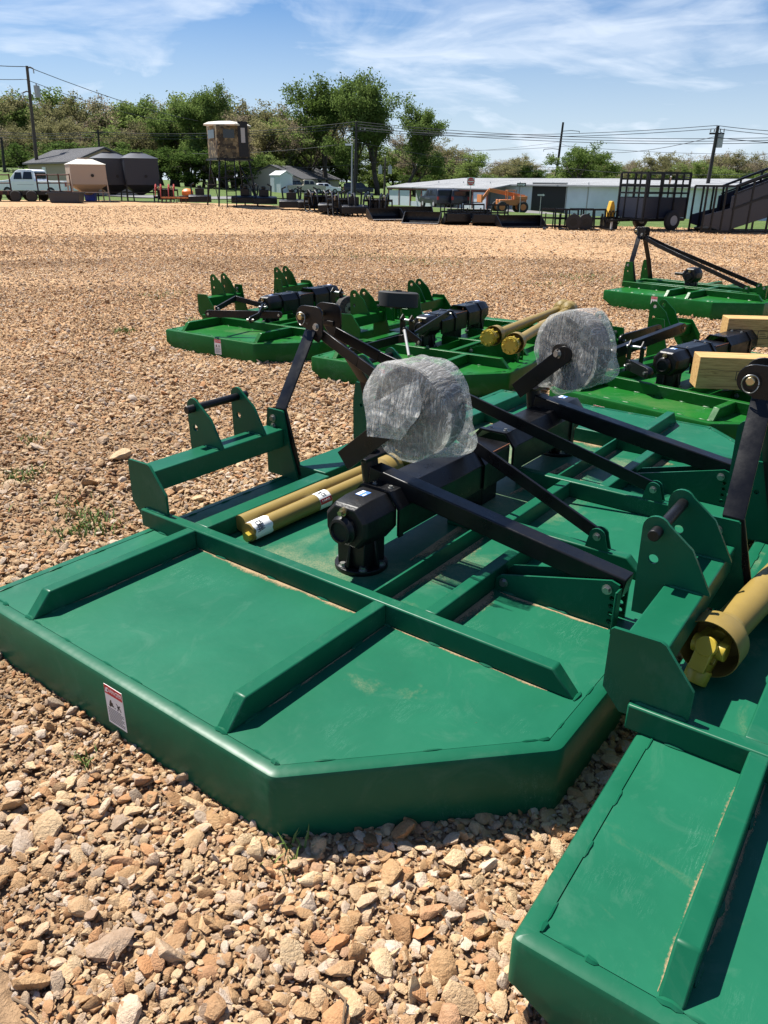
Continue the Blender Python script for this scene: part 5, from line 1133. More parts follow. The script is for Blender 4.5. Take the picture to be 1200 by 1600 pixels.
cable('faint wire sagging between the centre poles', [(380, 262, 96), (602, 252, 104), (900, 268, 110)], .02)
for k, (y0, y1, y2) in enumerate([(205, 196, 208), (208, 201, 214)]): cable(['top', 'second'][k]+' wire on the pole leaning right', [(560, 200+k*3, 92), (1120, y1, 64), (1300, y2, 60)], .022)
cable('wire from the far tall pole down to the pole leaning right', [(640, 238, 170), (872, 222, 150), (1115, 214, 64), (1300, 226, 60)], .025)
cable('lowest wire above the trees on the right', [(620, 232, 160), (888, 228, 150), (1300, 238, 140)], .03)

# ------------------------------------------------------------------ hunting blind on its tower
def blind():
    P = on_ground(362, 45); t = thing('hunting_blind', 'camouflaged hunting blind on a tall black ladder tower', 'hunting blind', P, R(28))
    s = .88; zf = at_y(362, 248, 45).z-P.z; zt = at_y(362, 197, 45).z-P.z
    b = MB(); b.box((-s, -s, zf), (s, s, zt)); b.build('cabin', 'camo_wall', t, bevel=.03)
    r_ = MB(); vs = []
    r_.lathe([(zt-.02, s*1.45), (zt+.05, s*1.47), (zt+.16, s*1.15), (zt+.22, s*.5)], (0, 0, 0), (0, 0, 1), 4); ro = r_.build('roof', 'roof_cream', t); ro.rotation_euler = (0, 0, R(45)); 
    for (ax, x0, x1, z0, z1) in (('x', -.55, .05, .95, 1.35), ('y', -.5, .6, .95, 1.35)):
        g = MB()
        if ax == 'x': g.box((x0, -s-.03, zf+z0), (x1, -s-.005, zf+z1))
        else: g.box((-s-.03, x0, zf+z0), (-s-.005, x1, zf+z1))
        g.build('window', 'dark_glass', t)
    d_ = MB(); d_.box((.25, -s-.035, zf+.08), (.78, -s-.005, zf+1.75)); do = d_.build('door', 'cast_black', t); g = MB(); g.box((.4, -s-.05, zf+.75), (.62, -s-.038, zf+1.45)); g.build('door_window', 'galvanised', do)
    f = MB(); f.box((-s-.1, -s-.1, zf-.1), (s+.1, s+.1, zf-.01)); f.build('platform', 'black_paint', t)
    for x in (-1, 1):
        for y in (-1, 1): l = MB(); l.bar((x*s*.9, y*s*.9, zf-.1), (x*s*1.25, y*s*1.25, -.2), .07, .07, (1, 0, 0)); l.build('leg', 'black_paint', t)
    for x in (-1, 1):
        l = MB(); l.bar((x*s*1.1, -s*1.1, zf*.45), (x*s*1.1, s*1.1, zf*.45), .05, .05); l.bar((-s*1.05, x*s*1.05, zf*.6), (s*1.05, x*s*1.05, zf*.6), .05, .05); l.bar((x*s*1.2, -s*1.2, .2), (x*s*.95, s*.95, zf-.3), .04, .04); l.build('brace', 'black_paint', t)
    ld = MB(); a0, a1 = Vector((-.9, -s-1.1, -.1)), Vector((-.55, -s-.1, zf))
    for dx in (0, .5): ld.bar(a0+Vector((dx, 0, 0)), a1+Vector((dx, 0, 0)), .05, .05, (1, 0, 0))
    for k in range(10): q = a0.lerp(a1, (k+.5)/10); ld.bar(q, q+Vector((.5, 0, 0)), .04, .04)
    ld.build('ladder', 'black_paint', t)
blind()

# ------------------------------------------------------------------ feed hoppers
def hopper(label, pxc, Y, w_px, py_top, py_base, mat, yaw):
    P = on_ground(pxc, Y); t = thing('feed_hopper', label, 'hopper', P, yaw); s = w_px/1200*Y/2*.78; zt = at_y(pxc, py_top, Y).z-P.z; z1 = zt-.28; z0 = z1-(1.1 if mat == 'hopper_tan' else 1.5); zc = max(.35, z0-1.15)
    b = MB(); b.box((-s, -s, z0), (s, s, z1)); b.build('bin', mat, t, bevel=.02, seg=1)
    r_ = MB(); r_.add([(-s*1.04, -s*1.04, z1), (s*1.04, -s*1.04, z1), (s*1.04, s*1.04, z1), (-s*1.04, s*1.04, z1), (-s*.4, -s*.4, zt), (s*.4, -s*.4, zt), (s*.4, s*.4, zt), (-s*.4, s*.4, zt)], [(0,3,2,1),(4,5,6,7),(0,1,5,4),(1,2,6,5),(2,3,7,6),(3,0,4,7)]); ro = r_.build('lid', mat if mat != 'hopper_tan' else 'roof_cream', t); h = MB(); h.cyl((0, 0, zt), (0, 0, zt+.08), s*.38, n=20); h.build('hatch', mat, ro)
    c_ = MB(); c_.add([(-s, -s, z0), (s, -s, z0), (s, s, z0), (-s, s, z0), (-s*.14, -s*.14, zc), (s*.14, -s*.14, zc), (s*.14, s*.14, zc), (-s*.14, s*.14, zc)], [(0,3,2,1),(4,5,6,7),(0,1,5,4),(1,2,6,5),(2,3,7,6),(3,0,4,7)]); co = c_.build('cone', mat, t)
    h = MB(); h.cyl((s*.2, -s-.01, z0+.5), (s*.2, -s-.03, z0+.5), .09, n=16); h.build('sight_port', 'cast_black', t)
    for x in (-1, 1):
        for y in (-1, 1): l = MB(); l.bar((x*s*.97, y*s*.97, z0+.3), (x*s*1.02, y*s*1.02, -.2), .07, .07, (1, 0, 0)); l.build('leg', mat if mat == 'hopper_tan' else 'cast_black', t)
    for y in (-1, 1): l = MB(); l.bar((-s, y*s, .5), (s, y*s, .5), .05, .05); l.build('rail', mat if mat == 'hopper_tan' else 'cast_black', t)
hopper('tan feed hopper on legs, leftmost of the three hoppers', 138, 50, 62, 249, 312, 'hopper_tan', R(28))
hopper('dark grey feed hopper, middle of the three hoppers', 176, 52, 62, 240, 312, 'hopper_grey', R(28))
hopper('dark grey feed hopper, rightmost of the three hoppers', 220, 52, 60, 240, 312, 'hopper_grey', R(28))
def bbox(name, label, cat, px, Y, size, mat, yaw=0, dz=0, bevel=.02): 
    P = on_ground(px, Y, dz); t = thing(name, label, cat, P, yaw); l, d_, h = size; m_ = MB(); m_.add([(-l/2*.92, -d_/2*.92, 0), (l/2*.92, -d_/2*.92, 0), (l/2*.92, d_/2*.92, 0), (-l/2*.92, d_/2*.92, 0), (-l/2, -d_/2, h), (l/2, -d_/2, h), (l/2, d_/2, h), (-l/2, d_/2, h)], [(0,3,2,1),(4,5,6,7),(0,1,5,4),(1,2,6,5),(2,3,7,6),(3,0,4,7)]); m_.build('bin_body', mat, t, bevel=bevel); r_ = MB(); r_.box((-l/2-.04, -d_/2-.04, h-.08), (l/2+.04, d_/2+.04, h)); r_.build('rim', mat, t); return t
bbox('blue_drum', 'small blue bin under the tan feed hopper', 'bin', 141, 50.5, (.6, .6, .75), 'blue_bin')
bbox('feed_trough', 'long dark grey trough in front of the tan feed hopper', 'trough', 103, 47, (1.75, .9, .55), 'hopper_grey')

# rails, flatbed and implements on the far left
def rail_fence():
    for i, (a, b) in enumerate([((-40, 50), (18, 49.5)), ((60, 50), (112, 49))]):
        A, B = on_ground(*a), on_ground(*b); t = thing('pipe_rail', ['rust brown pipe rail at the left edge of the lot', 'rust brown pipe rail in front of the white pickup'][i], 'rail', A); d = B-A
        for k in range(4): m_ = MB(); m_.cyl(d*k/3+Vector((0, 0, -.2)), d*k/3+Vector((0, 0, 1.5)), .045, n=8); m_.build('post', 'rust_brown', t)
        for z in (.55, 1.0, 1.45): m_ = MB(); m_.cyl(Vector((0, 0, z)), d+Vector((0, 0, z)), .035, n=8); m_.build('rail', 'rust_brown', t)
rail_fence()
def trailer(label, px, Y, l, mat, yaw):
    P = on_ground(px, Y); t = thing('flatbed_trailer', label, 'trailer', P, yaw); m_ = MB(); m_.box((-l/2, -.9, .38), (l/2, .9, .46)); m_.build('bed', mat, t); m_ = MB(); m_.bar((l/2, 0, .55), (l/2+1.1, 0, .5), .1, .1); m_.build('drawbar', mat, t)
    for s in (-1, 1): m_ = MB(); m_.bar((-l/2, s*.88, .52), (l/2, s*.88, .52), .05, .12); m_.build('side_board', mat, t)
    for x in (-.45, .45):
        for y in (-1.0, 1.0): m_ = MB(); m_.lathe([(-.09, .15), (-.09, .28), (-.06, .31), (.06, .31), (.09, .28), (.09, .15)], (x, y, .31), (0, 1, 0), 20); m_.build('wheel', 'tyre_rubber', t)
trailer('low black trailer in front of the white pickup', 46, 49, 2.4, 'black_paint', R(4)); trailer('rusty brown trailer cut off by the left edge', -8, 49, 2.6, 'rust_brown', R(-3))

# ------------------------------------------------------------------ attachments along the far edge of the lot
def bucket(label, px, Y, w_, yaw, h=.47, teeth=False):
    P = on_ground(px, Y); t = thing('loader_bucket', label, 'loader bucket', P, yaw); d_ = .8
    prof = [(-d_/2, .03), (.1, .0), (.38, .12), (.42, h*.55), (.36, h), (.33, h), (.385, h*.55), (.35, .15), (.09, .035), (-d_/2, .05)]
    m_ = MB(); m_.plate(prof, [], lambda x, y, k: (k, x, y), -w_/2, w_/2); m_.build('shell', 'black_paint', t)
    for s in (-1, 1): m_ = MB(); m_.plate([(-d_/2, .03), (.1, .0), (.38, .12), (.42, h*.55), (.36, h), (.2, h*.95)], [], lambda x, y, k: (k, x, y), s*w_/2-.015, s*w_/2+.015); m_.build('side_plate', 'black_paint', t)
    m_ = MB(); m_.box((-w_/2, -d_/2-.12, .015), (w_/2, -d_/2+.02, .04)); m_.build('cutting_edge', 'galvanised' if not teeth else 'black_paint', t)
    if teeth:
        for k in range(8): m_ = MB(); x = -w_/2+(k+.5)*w_/8; m_.bar((x, -d_/2-.05, .03), (x, -d_/2-.25, .02), .06, .035); m_.build('tooth', 'cast_black', t)
    m_ = MB(); m_.box((-.5, .42, .15), (.5, .47, h*.95)); m_.build('mounting_plate', 'black_paint', t)
def forks(label, px, Y, yaw, w_=.95, h=.74, tine=1.1):
    P = on_ground(px, Y); t = thing('pallet_fork_frame', label, 'pallet forks', P, yaw)
    for x in (-w_/2, 0, w_/2): m_ = MB(); m_.bar((x, 0, 0), (x, .1, h), .07, .05, (1, 0, 0)); m_.build('upright', 'black_paint', t)
    for z in (.1, h*.55, h): m_ = MB(); m_.bar((-w_/2, .05*z, z), (w_/2, .05*z, z), .06, .07); m_.build('crossbar', 'black_paint', t)
    for x in (-w_*.32, w_*.32): m_ = MB(); m_.bar((x, -.03, .05), (x, -tine, .03), .1, .045); m_.bar((x, -.03, .03), (x, -.02, h*.8), .1, .045, (1, 0, 0)); m_.build('tine', 'black_paint', t)
def grapple(label, px, Y, yaw, w_=1.5, red=False):
    P = on_ground(px, Y); t = thing('grapple', label, 'grapple', P, yaw); n = 7
    for k in range(n):
        x = -w_/2+k*w_/(n-1); m_ = MB(); m_.tube([(x, .35, .75), (x, .42, .35), (x, .2, .06), (x, -.5, .02)], .04, 6, [1, 1, 1, .5]); m_.build('lower_tine', 'black_paint', t)
    m_ = MB(); m_.cyl((-w_/2, .38, .7), (w_/2, .38, .7), .06, n=10); m_.cyl((-w_/2, .42, .3), (w_/2, .42, .3), .05, n=10); m_.build('cross_tube', 'black_paint', t)
    for s in (-1, 1):
        for q in (-.15, .15): m_ = MB(); x = s*w_*.27+q; m_.tube([(x, .36, .78), (x, .1, 1.0), (x, -.25, .85), (x, -.5, .35)], .045, 6, [1, 1, 1, .5]); m_.build('upper_jaw', 'machine_red' if red else 'black_paint', t)
        m_ = MB(); m_.cyl((s*w_*.27, .38, .7), (s*w_*.27, -.05, .92), .04, n=8); m_.build('cylinder', 'galvanised', t)
    m_ = MB(); m_.box((-.5, .44, .15), (.5, .5, .8)); m_.build('mounting_plate', 'black_paint', t)
def brush(label, px, Y, yaw, w_=1.6):
    P = on_ground(px, Y); t = thing('brush_cutter', label, 'brush cutter', P, yaw); m_ = MB(); m_.plate([(-.7, .12), (-.7, .42), (-.5, .5), (.7, .5), (.75, .12)], [], lambda x, y, k: (k, x, y), -w_/2, w_/2); m_.build('deck', 'black_paint', t, bevel=.02)
    m_ = MB(); m_.box((-.25, -.2, .5), (.25, .3, .85)); m_.cyl((0, 0, .85), (0, 0, 1.0), .12, n=14); m_.build('motor_box', 'cast_black', t, bevel=.02)
    for s in (-1, 1): m_ = MB(); m_.tube([(s*.45, .6, .5), (s*.5, .7, 1.0), (s*.3, .75, 1.1)], .045, 8); m_.build('hose_guard', 'black_paint', t)
    m_ = MB(); m_.cyl((-w_/2, .72, .3), (w_/2, .72, .3), .12, n=14); m_.build('roller', 'cast_black', t)
grapple('red and black grapple right of the feed hoppers', 258, 50, R(10), 1.4, True)
def orange_bits():
    P = on_ground(293, 50); t = thing('auger_drive', 'orange hooded auger drive lying right of the red grapple', 'auger', P, R(10)); m_ = MB(); m_.lathe([(0, .3), (.1, .34), (.3, .33), (.42, .2), (.45, .02)], (0, 0, .35), (0, 0, 1), 20); m_.build('hood', 'signal_orange', t); m_ = MB(); m_.box((-.5, -.4, .05), (.5, .4, .4)); m_.build('base', 'black_paint', t, bevel=.02)
    P = on_ground(272, 49); t = thing('harrow', 'low rusty orange harrow beside the orange auger', 'harrow', P, R(5)); 
    for k in range(4): m_ = MB(); m_.bar((-.75, -.3+k*.2, .3), (.75, -.3+k*.2, .3), .05, .08); m_.build('bar', 'machine_orange', t)
    for k in range(6): m_ = MB(); m_.bar((-.7+k*.28, -.35, .3), (-.7+k*.28, -.35, .02), .04, .04, (1, 0, 0)); m_.build('tine', 'rust_brown', t)
orange_bits()
for i, (px, Y, yw) in enumerate([(312, 47.5, 12), (384, 45.5, -8), (412, 45, 15), (455, 43, 5), (483, 42.4, 12), (520, 40.5, -6), (552, 39.6, 10)]):
    brush(['black brush cutter just left of the blind tower', 'black brush cutter at the foot of the blind tower, right side', 'second black brush cutter right of the blind tower', 'third black brush cutter right of the blind tower', 'black brush cutter left of the first grapple in the row', 'black brush cutter below the dark utility pole', 'black brush cutter right of the dark utility pole'][i], px, Y, R(yw), 1.25)
for i, (px, Y, yw) in enumerate([(500, 41, 20), (536, 39.4, 8), (588, 39.5, -10)]): grapple(['black grapple in front of the white parked car', 'black grapple straight below the dark utility pole', 'black grapple behind the leftmost buckets'][i], px, Y, R(yw), 1.4)
BK = [(604, 36.6, 1.6, 24, 0), (660, 35.6, 1.6, -14, 0), (640, 39.5, 2.3, 8, 0), (714, 35.2, 1.1, 190, 1), (735, 38.5, 2.0, 3, 0), (762, 34.6, 1.1, 170, 0), (818, 33.9, 2.0, 16, 1)]
LBK = ['black loader bucket at the left end of the bucket row', 'second black loader bucket from the left in the front row', 'wide black loader bucket behind the two leftmost buckets', 'narrow toothed black bucket in the middle of the row', 'wide black bucket behind the narrow toothed bucket', 'narrow black bucket left of the wide toothed one', 'wide toothed black bucket left of the fork frames']
for (px, Y, w_, yw, te), lab in zip(BK, LBK): bucket(lab, px, Y, w_, R(yw), teeth=bool(te))
FK = [(706, 37.5, 0), (742, 37.3, 6), (868, 33.4, -12), (890, 33.0, 8), (912, 33.6, -5), (934, 33.0, 12), (780, 37.2, 3)]
LFK = ['fork frame standing behind the narrow toothed bucket', 'fork frame right of the one behind the narrow bucket', 'black fork frame just right of the wide toothed bucket', 'second black fork frame right of the wide toothed bucket', 'third black fork frame right of the wide toothed bucket', 'black fork frame nearest the yellow attachment', 'fork frame behind the narrow bucket next to the wide one']
for (px, Y, yw), lab in zip(FK, LFK): forks(lab, px, Y, R(yw))
loose_wheel('left of two small black wheels leaning among the fork frames', on_ground(901, 32.3, .3), (.3, 1, 0), .3, .07, 'tyre_rubber', 'cast_black'); loose_wheel('right of two small black wheels leaning among the fork frames', on_ground(919, 32.3, .3), (-.2, 1, 0), .3, .07, 'tyre_rubber', 'cast_black')
def yellow_thing():
    P = on_ground(957, 33.5); t = thing('tree_puller', 'upright yellow attachment left of the cage trailer', 'attachment', P, R(10)); m_ = MB(); m_.plate([(-.16, .45), (.16, .45), (.12, .85), (.05, 1.05), (-.04, 1.05), (-.08, .85)], [], lambda x, y, k: (x, k, y), -.15, .15); m_.build('blade', 'machine_yellow', t, bevel=.02); m_ = MB(); m_.box((-.3, -.2, 0), (.3, .2, .46)); m_.build('frame', 'black_paint', t)
    for k in range(5): m_ = MB(); m_.tube([(-.3+.06*math.cos(a)+k*.14, -.3, .45+.25*math.sin(a)) for a in np.linspace(0, 6.2, 14)], .02, 5); m_.build('spring', 'cast_black', t)
yellow_thing()

# ------------------------------------------------------------------ cage trailer
def cage():
    P = on_ground(1022, 33.2); t = thing('cage_trailer', 'black livestock cage trailer with dark panels on two wheels', 'trailer', P, R(28)); l, w_, h = 2.3, 1.4, 1.68; z0 = .42
    def b(name, p, q, s=.07, mat='black_paint'): m_ = MB(); m_.bar(p, q, s, s, (.01, .02, 1) if abs((Vector(q)-Vector(p)).normalized().z) < .9 else (1, 0, 0)); m_.build(name, mat, t)
    for x in (-l/2, -l/6, l/6, l/2):
        for y in (-w_/2, w_/2): b('post', (x, y, z0), (x, y, z0+h))
    for x in (-l/2, l/2):
        for k in (-.25, .25): b('post', (x, k*w_, z0), (x, k*w_, z0+h), .05)
    for y in (-w_/2, w_/2):
        for z in (0, .95, 1.2, 1.45, h): b('rail', (-l/2, y, z0+z), (l/2, y, z0+z), .06)
    for x in (-l/2, l/2):
        for z in (0, .95, 1.25, h): b('rail', (x, -w_/2, z0+z), (x, w_/2, z0+z), .06)
    for y in (-w_/2, w_/2): m_ = MB(); m_.box((-l/2+.04, y-.01, z0+.05), (l/2-.04, y+.01, z0+.8)); m_.build('side_panel', 'navy_panel', t)
    for x in (-l/2, l/2): m_ = MB(); m_.box((x-.01, -w_/2+.04, z0+.05), (x+.01, w_/2-.04, z0+.78)); m_.build('end_panel', 'navy_panel', t)
    m_ = MB(); m_.box((-l/2, -w_/2, z0-.08), (l/2, w_/2, z0-.01)); m_.build('floor', 'black_paint', t)
    for y in (-w_/2-.15, w_/2+.15): m_ = MB(); m_.lathe([(-.1, .18), (-.1, .33), (-.07, .37), (.07, .37), (.1, .33), (.1, .18)], (.3, y, .37), (0, 1, 0), 24); wo = m_.build('wheel', 'tyre_rubber', t); m_ = MB(); m_.cyl((.3, y-.105, .37), (.3, y+.105, .37), .19, n=16); m_.build('rim', 'galvanised', wo)
    b('drawbar', (-l/2, 0, z0-.05), (-l/2-1.2, 0, z0-.05), .09); b('jack', (-l/2-.9, 0, z0), (-l/2-.9, 0, 0), .06, 'galvanised')
    b('gate_arm', (l/2, w_/2, z0+h), (l/2+.9, w_/2+.7, z0+h), .06); b('gate_arm', (l/2, -w_/2, z0+h-.15), (l/2+.7, -w_/2+.9, z0+h-.15), .06); b('squeeze_lever', (0, -w_/2-.05, z0+1.3), (-.2, -w_/2-.25, z0+1.55), .05, 'galvanised')
cage()
# ------------------------------------------------------------------ loading chute at the right edge
def chute():
    P = on_ground(1105, 31.2); t = thing('loading_chute', 'black livestock loading chute rising to the right edge', 'loading chute', P, R(6)); w_ = 1.0; L_ = 5.5
    def b(name, p, q, s=.07): m_ = MB(); m_.bar(p, q, s, s, (.01, .02, 1) if abs((Vector(q)-Vector(p)).normalized().z) < .9 else (1, 0, 0)); m_.build(name, 'black_paint', t)
    top = lambda x: 1.65+max(0, x-1.0)*.36
    for y in (0, w_):
        for x in (0, .35, .75, 1.15, 1.8, 2.6, 3.4, 4.2, 5.0): b('post', (x, y, 0), (x, y, top(x)), .06)
        b('rail', (0, y, 1.65), (1.1, y, 1.65)); b('rail', (1.1, y, 1.65), (L_, y, top(L_)), .08); b('rail', (1.1, y, 1.38), (L_, y, top(L_)-.27), .06)
        b('rail', (0, y, .06), (L_, y, .06)); b('rail', (1.1, y, .85), (L_, y, .85+(L_-1.1)*.36), .08)
        m_ = MB(); m_.add([(1.0, y-.01, .75), (L_, y-.01, .75+(L_-1.0)*.36), (L_, y-.01, 1.3+(L_-1.0)*.36), (1.0, y-.01, 1.3), (1.0, y+.01, .75), (L_, y+.01, .75+(L_-1.0)*.36), (L_, y+.01, 1.3+(L_-1.0)*.36), (1.0, y+.01, 1.3)], [(0,3,2,1),(4,5,6,7),(0,1,5,4),(1,2,6,5),(2,3,7,6),(3,0,4,7)]); m_.build('side_panel', 'navy_panel', t)
        m_ = MB(); m_.add([(.9, y-.012, .05), (L_, y-.012, .1+(L_-.9)*.30), (L_, y-.012, .5+(L_-.9)*.33), (.0, y-.012, .62), (.0, y-.012, .3), (.9, y+.012, .05), (L_, y+.012, .1+(L_-.9)*.30), (L_, y+.012, .5+(L_-.9)*.33), (.0, y+.012, .62), (.0, y+.012, .3)], [(0, 1, 2, 3, 4), (9, 8, 7, 6, 5), (0, 5, 6, 1), (1, 6, 7, 2), (2, 7, 8, 3), (3, 8, 9, 4), (4, 9, 5, 0)]); m_.build('side_panel', 'navy_panel', t)
    m_ = MB(); m_.add([(.2, 0, .1), (L_, 0, .1+(L_-.2)*.33), (L_, w_, .1+(L_-.2)*.33), (.2, w_, .1), (.2, 0, .16), (L_, 0, .16+(L_-.2)*.33), (L_, w_, .16+(L_-.2)*.33), (.2, w_, .16)], [(0,3,2,1),(4,5,6,7),(0,1,5,4),(1,2,6,5),(2,3,7,6),(3,0,4,7)]); m_.build('ramp_floor', 'black_paint', t)
chute()
# brush pile on the hillside
def brush_pile():
    P = on_ground(31, 100); t = MB()
    for k in range(60): q = Vector((rnd.gauss(0, 1.1), rnd.gauss(0, .6), abs(rnd.gauss(0, .2)))); t.bar(q, q+Vector((rnd.uniform(-1, 1), rnd.uniform(-.5, .5), rnd.uniform(-.1, .35))), .06, .06)
    o = t.build('brush_pile', 'pole_dark', loc=P); tag(o, 'dark brush pile on the grass slope at the far left', 'brush pile', kind='stuff')
brush_pile()

# ------------------------------------------------------------------ trees
def leaf_mat(name, c0, c1, tr=.35):
    m = bpy.data.materials.new(name); m.use_nodes = True; nt = m.node_tree; nt.nodes.remove(nt.nodes['Principled BSDF']); MAT[name] = m
    d = N(nt, 'ShaderNodeBsdfDiffuse'); tl = N(nt, 'ShaderNodeBsdfTranslucent'); mx = N(nt, 'ShaderNodeMixShader'); mx.inputs[0].default_value = tr
    tc = N(nt, 'ShaderNodeTexCoord'); n = noise_n(nt, tc.outputs['Object'], 11, 3); oi = N(nt, 'ShaderNodeObjectInfo')
    ad = N(nt, 'ShaderNodeMath', operation='MULTIPLY_ADD'); ad.inputs[1].default_value = .45; ad.inputs[2].default_value = -.22; nt.links.new(oi.outputs['Random'], ad.inputs[0])
    a2 = N(nt, 'ShaderNodeMath', operation='ADD'); nt.links.new(ad.outputs[0], a2.inputs[0]); nt.links.new(n.outputs[0], a2.inputs[1])
    c = ramp(nt, a2.outputs[0], [(.3, c0), (.7, c1)]); nt.links.new(c.outputs[0], d.inputs[0]); nt.links.new(c.outputs[0], tl.inputs[0])
    nt.links.new(d.outputs[0], mx.inputs[1]); nt.links.new(tl.outputs[0], mx.inputs[2]); nt.links.new(mx.outputs[0], nt.nodes['Material Output'].inputs[0])
leaf_mat('leaf_green', (.095, .145, .034), (.165, .225, .07), .5); leaf_mat('leaf_deep', (.065, .11, .026), (.12, .175, .05), .5); leaf_mat('leaf_olive', (.17, .165, .075), (.28, .26, .125), .5); leaf_mat('leaf_brown', (.20, .165, .11), (.32, .265, .18), .5); leaf_mat('leaf_lime', (.13, .185, .045), (.21, .27, .085), .5)
base_mat('bark', (.065, .052, .042), .95)
def tree_proto(seed, leafm, spread, bare, nleaf, lsize, trunk_frac=.25, lobes=None):
    """unit-height tree: tapered trunk and limbs, crown of small leaf faces around the twigs"""
    r_ = random.Random(seed); wood = MB(); tips = []
    def grow(p, d, ln, rad, lev):
        n = 4; pts = [p]; q = p.copy(); dd = d.copy()
        for k in range(n):
            dd = (dd + Vector((r_.gauss(0, .13), r_.gauss(0, .13), .06))).normalized(); q = q+dd*ln/n; pts.append(q.copy())
        wood.tube(pts, rad, 6 if lev < 2 else 4, [1-.5*k/n for k in range(n+1)])
        if lev >= 2: tips.extend([(pts[k], lev) for k in (2, 3, 4)])
        if lev < 4:
            nb = (5, 4, 3, 2)[lev] if lev else r_.randint(5, 6)
            for k in range(nb):
                i = r_.randint(2, n) if lev else r_.randint(1, n); az = r_.uniform(0, 6.283); tilt = r_.uniform(.45, 1.0) if lev else r_.uniform(.35, .85)
                a = dd.orthogonal().normalized(); b = dd.cross(a); nd = (dd*math.cos(tilt)+(a*math.cos(az)+b*math.sin(az))*math.sin(tilt)*spread).normalized()
                grow(pts[i], nd, ln*r_.uniform(.52, .72), rad*.5, lev+1)
    grow(Vector((0, 0, -.02)), Vector((0, 0, 1)), trunk_frac+.22, .018, 0)
    zs = [t[0].z for t in tips]; top = max(zs)
    s = 1/top; wood.v = [(a*s, b*s, c*s) for a, b, c in wood.v]
    T_ = [t[0]*s for t in tips]; cl = MB(); vs, fs = [], []
    for k in range(nleaf):
        t_ = r_.choice(T_); g = .030 if not bare else .022
        q = t_+Vector((r_.gauss(0, g), r_.gauss(0, g), r_.gauss(0, g*.8)))
        if q.z < trunk_frac*.6: continue
        a = Vector((r_.gauss(0, 1), r_.gauss(0, 1), r_.gauss(0, .7))).normalized(); b = a.orthogonal().normalized(); b = (Matrix.Rotation(r_.uniform(0, 6.28), 3, a) @ b); c_ = a.cross(b); l = lsize*r_.uniform(.6, 1.4)
        o = len(vs); vs += [q-b*l-c_*l*.25, q+c_*l*.55, q+b*l+c_*l*.1, q-c_*l*.6]; fs.append((o, o+1, o+2, o+3))
    cm = bpy.data.meshes.new('crown'); cm.from_pydata([tuple(v) for v in vs], [], fs); cm.materials.append(MAT[leafm])
    wm = bpy.data.meshes.new('trunk'); wm.from_pydata(wood.v, [], wood.f); wm.shade_smooth(); wm.materials.append(MAT['bark'])
    return wm, cm
PROTO = {
 'green': [tree_proto(1, 'leaf_green', 1.0, False, 13000, .0125, .12), tree_proto(2, 'leaf_lime', 1.0, False, 12000, .0125, .12)],
 'deep': [tree_proto(3, 'leaf_deep', .95, False, 13000, .0125, .12), tree_proto(12, 'leaf_green', 1.05, False, 13000, .0125, .12)],
 'olive': [tree_proto(4, 'leaf_olive', 1.1, True, 9000, .0095, .15), tree_proto(5, 'leaf_olive', 1.0, True, 8000, .0095, .15)],
 'brown': [tree_proto(6, 'leaf_brown', 1.1, True, 5000, .0085, .15), tree_proto(7, 'leaf_brown', 1.0, True, 5500, .0085, .15)],
 'tall': [tree_proto(8, 'leaf_green', .62, False, 17000, .0100, .10), tree_proto(9, 'leaf_green', .66, False, 16000, .0100, .10)],
 'bush': [tree_proto(10, 'leaf_deep', 1.3, False, 8000, .017, .06), tree_proto(11, 'leaf_lime', 1.3, False, 8000, .017, .06)]}
_tc = {}
def tree(kind, px, py_top, Y, wide, label, group):
    k = _tc.get(kind, 0); _tc[kind] = k+1; wm, cm = PROTO[kind][k % 2]
    P = on_ground(px, Y); top = at_y(px, py_top, Y).z; h = max(2, top-P.z)
    t = thing('bush' if kind == 'bush' else 'tree', label, 'bush' if kind == 'bush' else 'tree', P, rnd.uniform(0, 6.28), group)
    t.scale = (h*wide, h*wide, h)
    for nm, me in (('trunk', wm), ('crown', cm)):
        o = bpy.data.objects.new(nm, me); COL.objects.link(o); o.parent = t
DESC = dict(olive='olive brown', brown='nearly bare', green='light green', deep='dark green')
LAB = dict(olive='olive-brown budding tree in the wood behind the hoppers', brown='thin brown nearly bare tree in the wood behind the hoppers', green='light green leafy tree in the wood behind the hoppers', deep='dark green tree at the front of the wood behind the hoppers', bush='low green bush along the foot of the wood')
_ord = 'first second third fourth fifth sixth seventh eighth ninth tenth eleventh twelfth thirteenth fourteenth fifteenth sixteenth seventeenth eighteenth nineteenth twentieth'.split()
_ord += ['twenty-'+w_ for w_ in _ord[:9]]; _ord[20:] = ['twenty-'+w_ for w_ in _ord[:9]]
for i, px in enumerate(range(-70, 500, 20)):
    k = ['olive', 'brown', 'olive', 'brown', 'green'][i % 5]; yt = np.interp(px, [-70, 20, 130, 250, 330, 420, 500], [158, 158, 144, 160, 150, 166, 168])+rnd.uniform(-8, 10)
    tree(k, px+rnd.uniform(-6, 6), yt, 165+rnd.uniform(-8, 12), 1.4, _ord[i]+' tree from the left in the back row of the wood, '+DESC[k], 'trees of the wood')
for i, px in enumerate(range(-60, 490, 30)):
    k = ['green', 'olive', 'brown', 'olive'][i % 4]; tree(k, px+rnd.uniform(-8, 8), np.interp(px, [-60, 150, 320, 480], [192, 190, 172, 190])+rnd.uniform(-10, 12), 140+rnd.uniform(-6, 6), 1.4, _ord[i]+' tree from the left in the front row of the wood, '+DESC[k], 'trees of the wood')
for i, px in enumerate(range(-60, 400, 24)): tree('bush', px+rnd.uniform(-8, 8), 232+rnd.uniform(-14, 12), 122+rnd.uniform(-5, 6), 2.0, _ord[i]+' bush from the left along the foot of the wood', 'bushes along the wood')
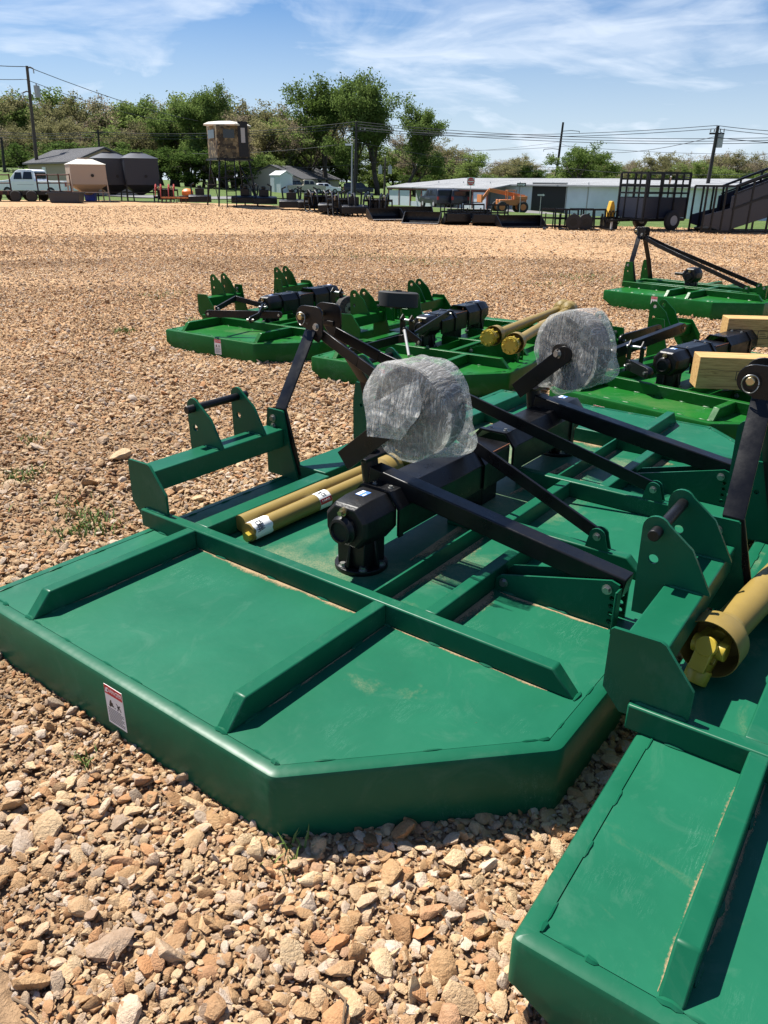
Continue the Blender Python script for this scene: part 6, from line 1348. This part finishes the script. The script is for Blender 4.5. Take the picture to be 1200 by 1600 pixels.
for kind, px, yt, Y, wd, lab in [('tall', 352, 136, 128, 1.0, 'tall light green tree right behind the hunting blind'), ('green', 318, 150, 128, 1.0, 'green tree left of the hunting blind, above it'), ('tall', 512, 119, 138, 1.1, 'tallest green tree, left of three big ones behind the dark utility pole'), ('tall', 552, 117, 135, .95, 'tall green tree in the middle of the three big ones'), ('tall', 590, 142, 132, 1.15, 'slender green tree between the big tree and the dark one on its right'), ('tall', 630, 160, 128, 1.1, 'dark green narrow tree at the right end of the big trees'),
    ('green', 440, 198, 160, 1.4, 'green spreading tree behind the beige house, left side'), ('green', 480, 205, 158, 1.4, 'light green tree rising behind the beige house roof'),
    ('brown', 672, 205, 150, 1.56, 'grey-brown bare tree just right of the big trees'), ('brown', 700, 226, 150, 1.69, 'second bare tree right of the big trees'), ('olive', 730, 226, 145, 1.69, 'olive round tree above the left part of the long building'), ('green', 752, 240, 135, 1.82, 'light green tree above the porch of the long building'), ('olive', 790, 240, 150, 1.69, 'olive tree above the telehandler'), ('deep', 815, 252, 150, 1.69, 'small dark tree right of the telehandler trees'), ('brown', 845, 252, 155, 1.82, 'bare brown tree left of the far tall pole'),
    ('deep', 902, 226, 118, 1.43, 'dark green tree standing above the long building roof'), ('green', 925, 248, 124, 1.69, 'green tree leaning against the dark green one above the roof'), ('olive', 960, 246, 150, 1.69, 'olive tree behind the cage trailer, left side'), ('brown', 990, 250, 155, 1.69, 'bare brown tree behind the cage trailer'), ('olive', 1022, 244, 150, 1.69, 'olive tree right above the cage trailer'), ('olive', 1058, 236, 150, 1.69, 'olive tree between cage trailer and leaning pole'), ('green', 1085, 252, 140, 1.69, 'green tree just left of the leaning pole'), ('brown', 1105, 238, 155, 1.69, 'bare tree behind the leaning pole'), ('olive', 1135, 236, 150, 1.82, 'olive tree right of the leaning pole'), ('brown', 1165, 238, 155, 1.82, 'bare brown tree above the loading chute'), ('olive', 1195, 236, 150, 1.82, 'olive tree cut off by the right edge'), ('olive', 1240, 240, 150, 1.82, 'olive tree just past the right edge')]:
    tree(kind, px, yt, Y, wd, lab, None)
for i, px in enumerate(range(440, 680, 17)): tree('bush' if i % 3 else 'green', px+rnd.uniform(-6, 6), (262 if i % 3 else 232)+rnd.uniform(-10, 8), 158+rnd.uniform(-6, 10), 1.7, _ord[i]+' plant from the left in the thicket behind the house and centre poles', 'thicket behind the house')
for i, px in enumerate(range(650, 1260, 24)): tree('bush', px+rnd.uniform(-7, 7), 268+rnd.uniform(-6, 8), 142+rnd.uniform(-6, 10), 1.6, _ord[i]+' bush from the left in the hedge behind the long building', 'hedge behind the long building')
for i, px in enumerate(range(655, 1260, 22)): tree('brown' if i % 2 else 'olive', px+rnd.uniform(-9, 9), float(np.interp(px, [655, 700, 800, 860, 950, 1060, 1260], [215, 235, 252, 258, 256, 244, 240]))+rnd.uniform(-6, 10), 175+rnd.uniform(-6, 10), 1.9, _ord[i]+' tree from the left in the far treeline behind the long building', 'far treeline on the right')
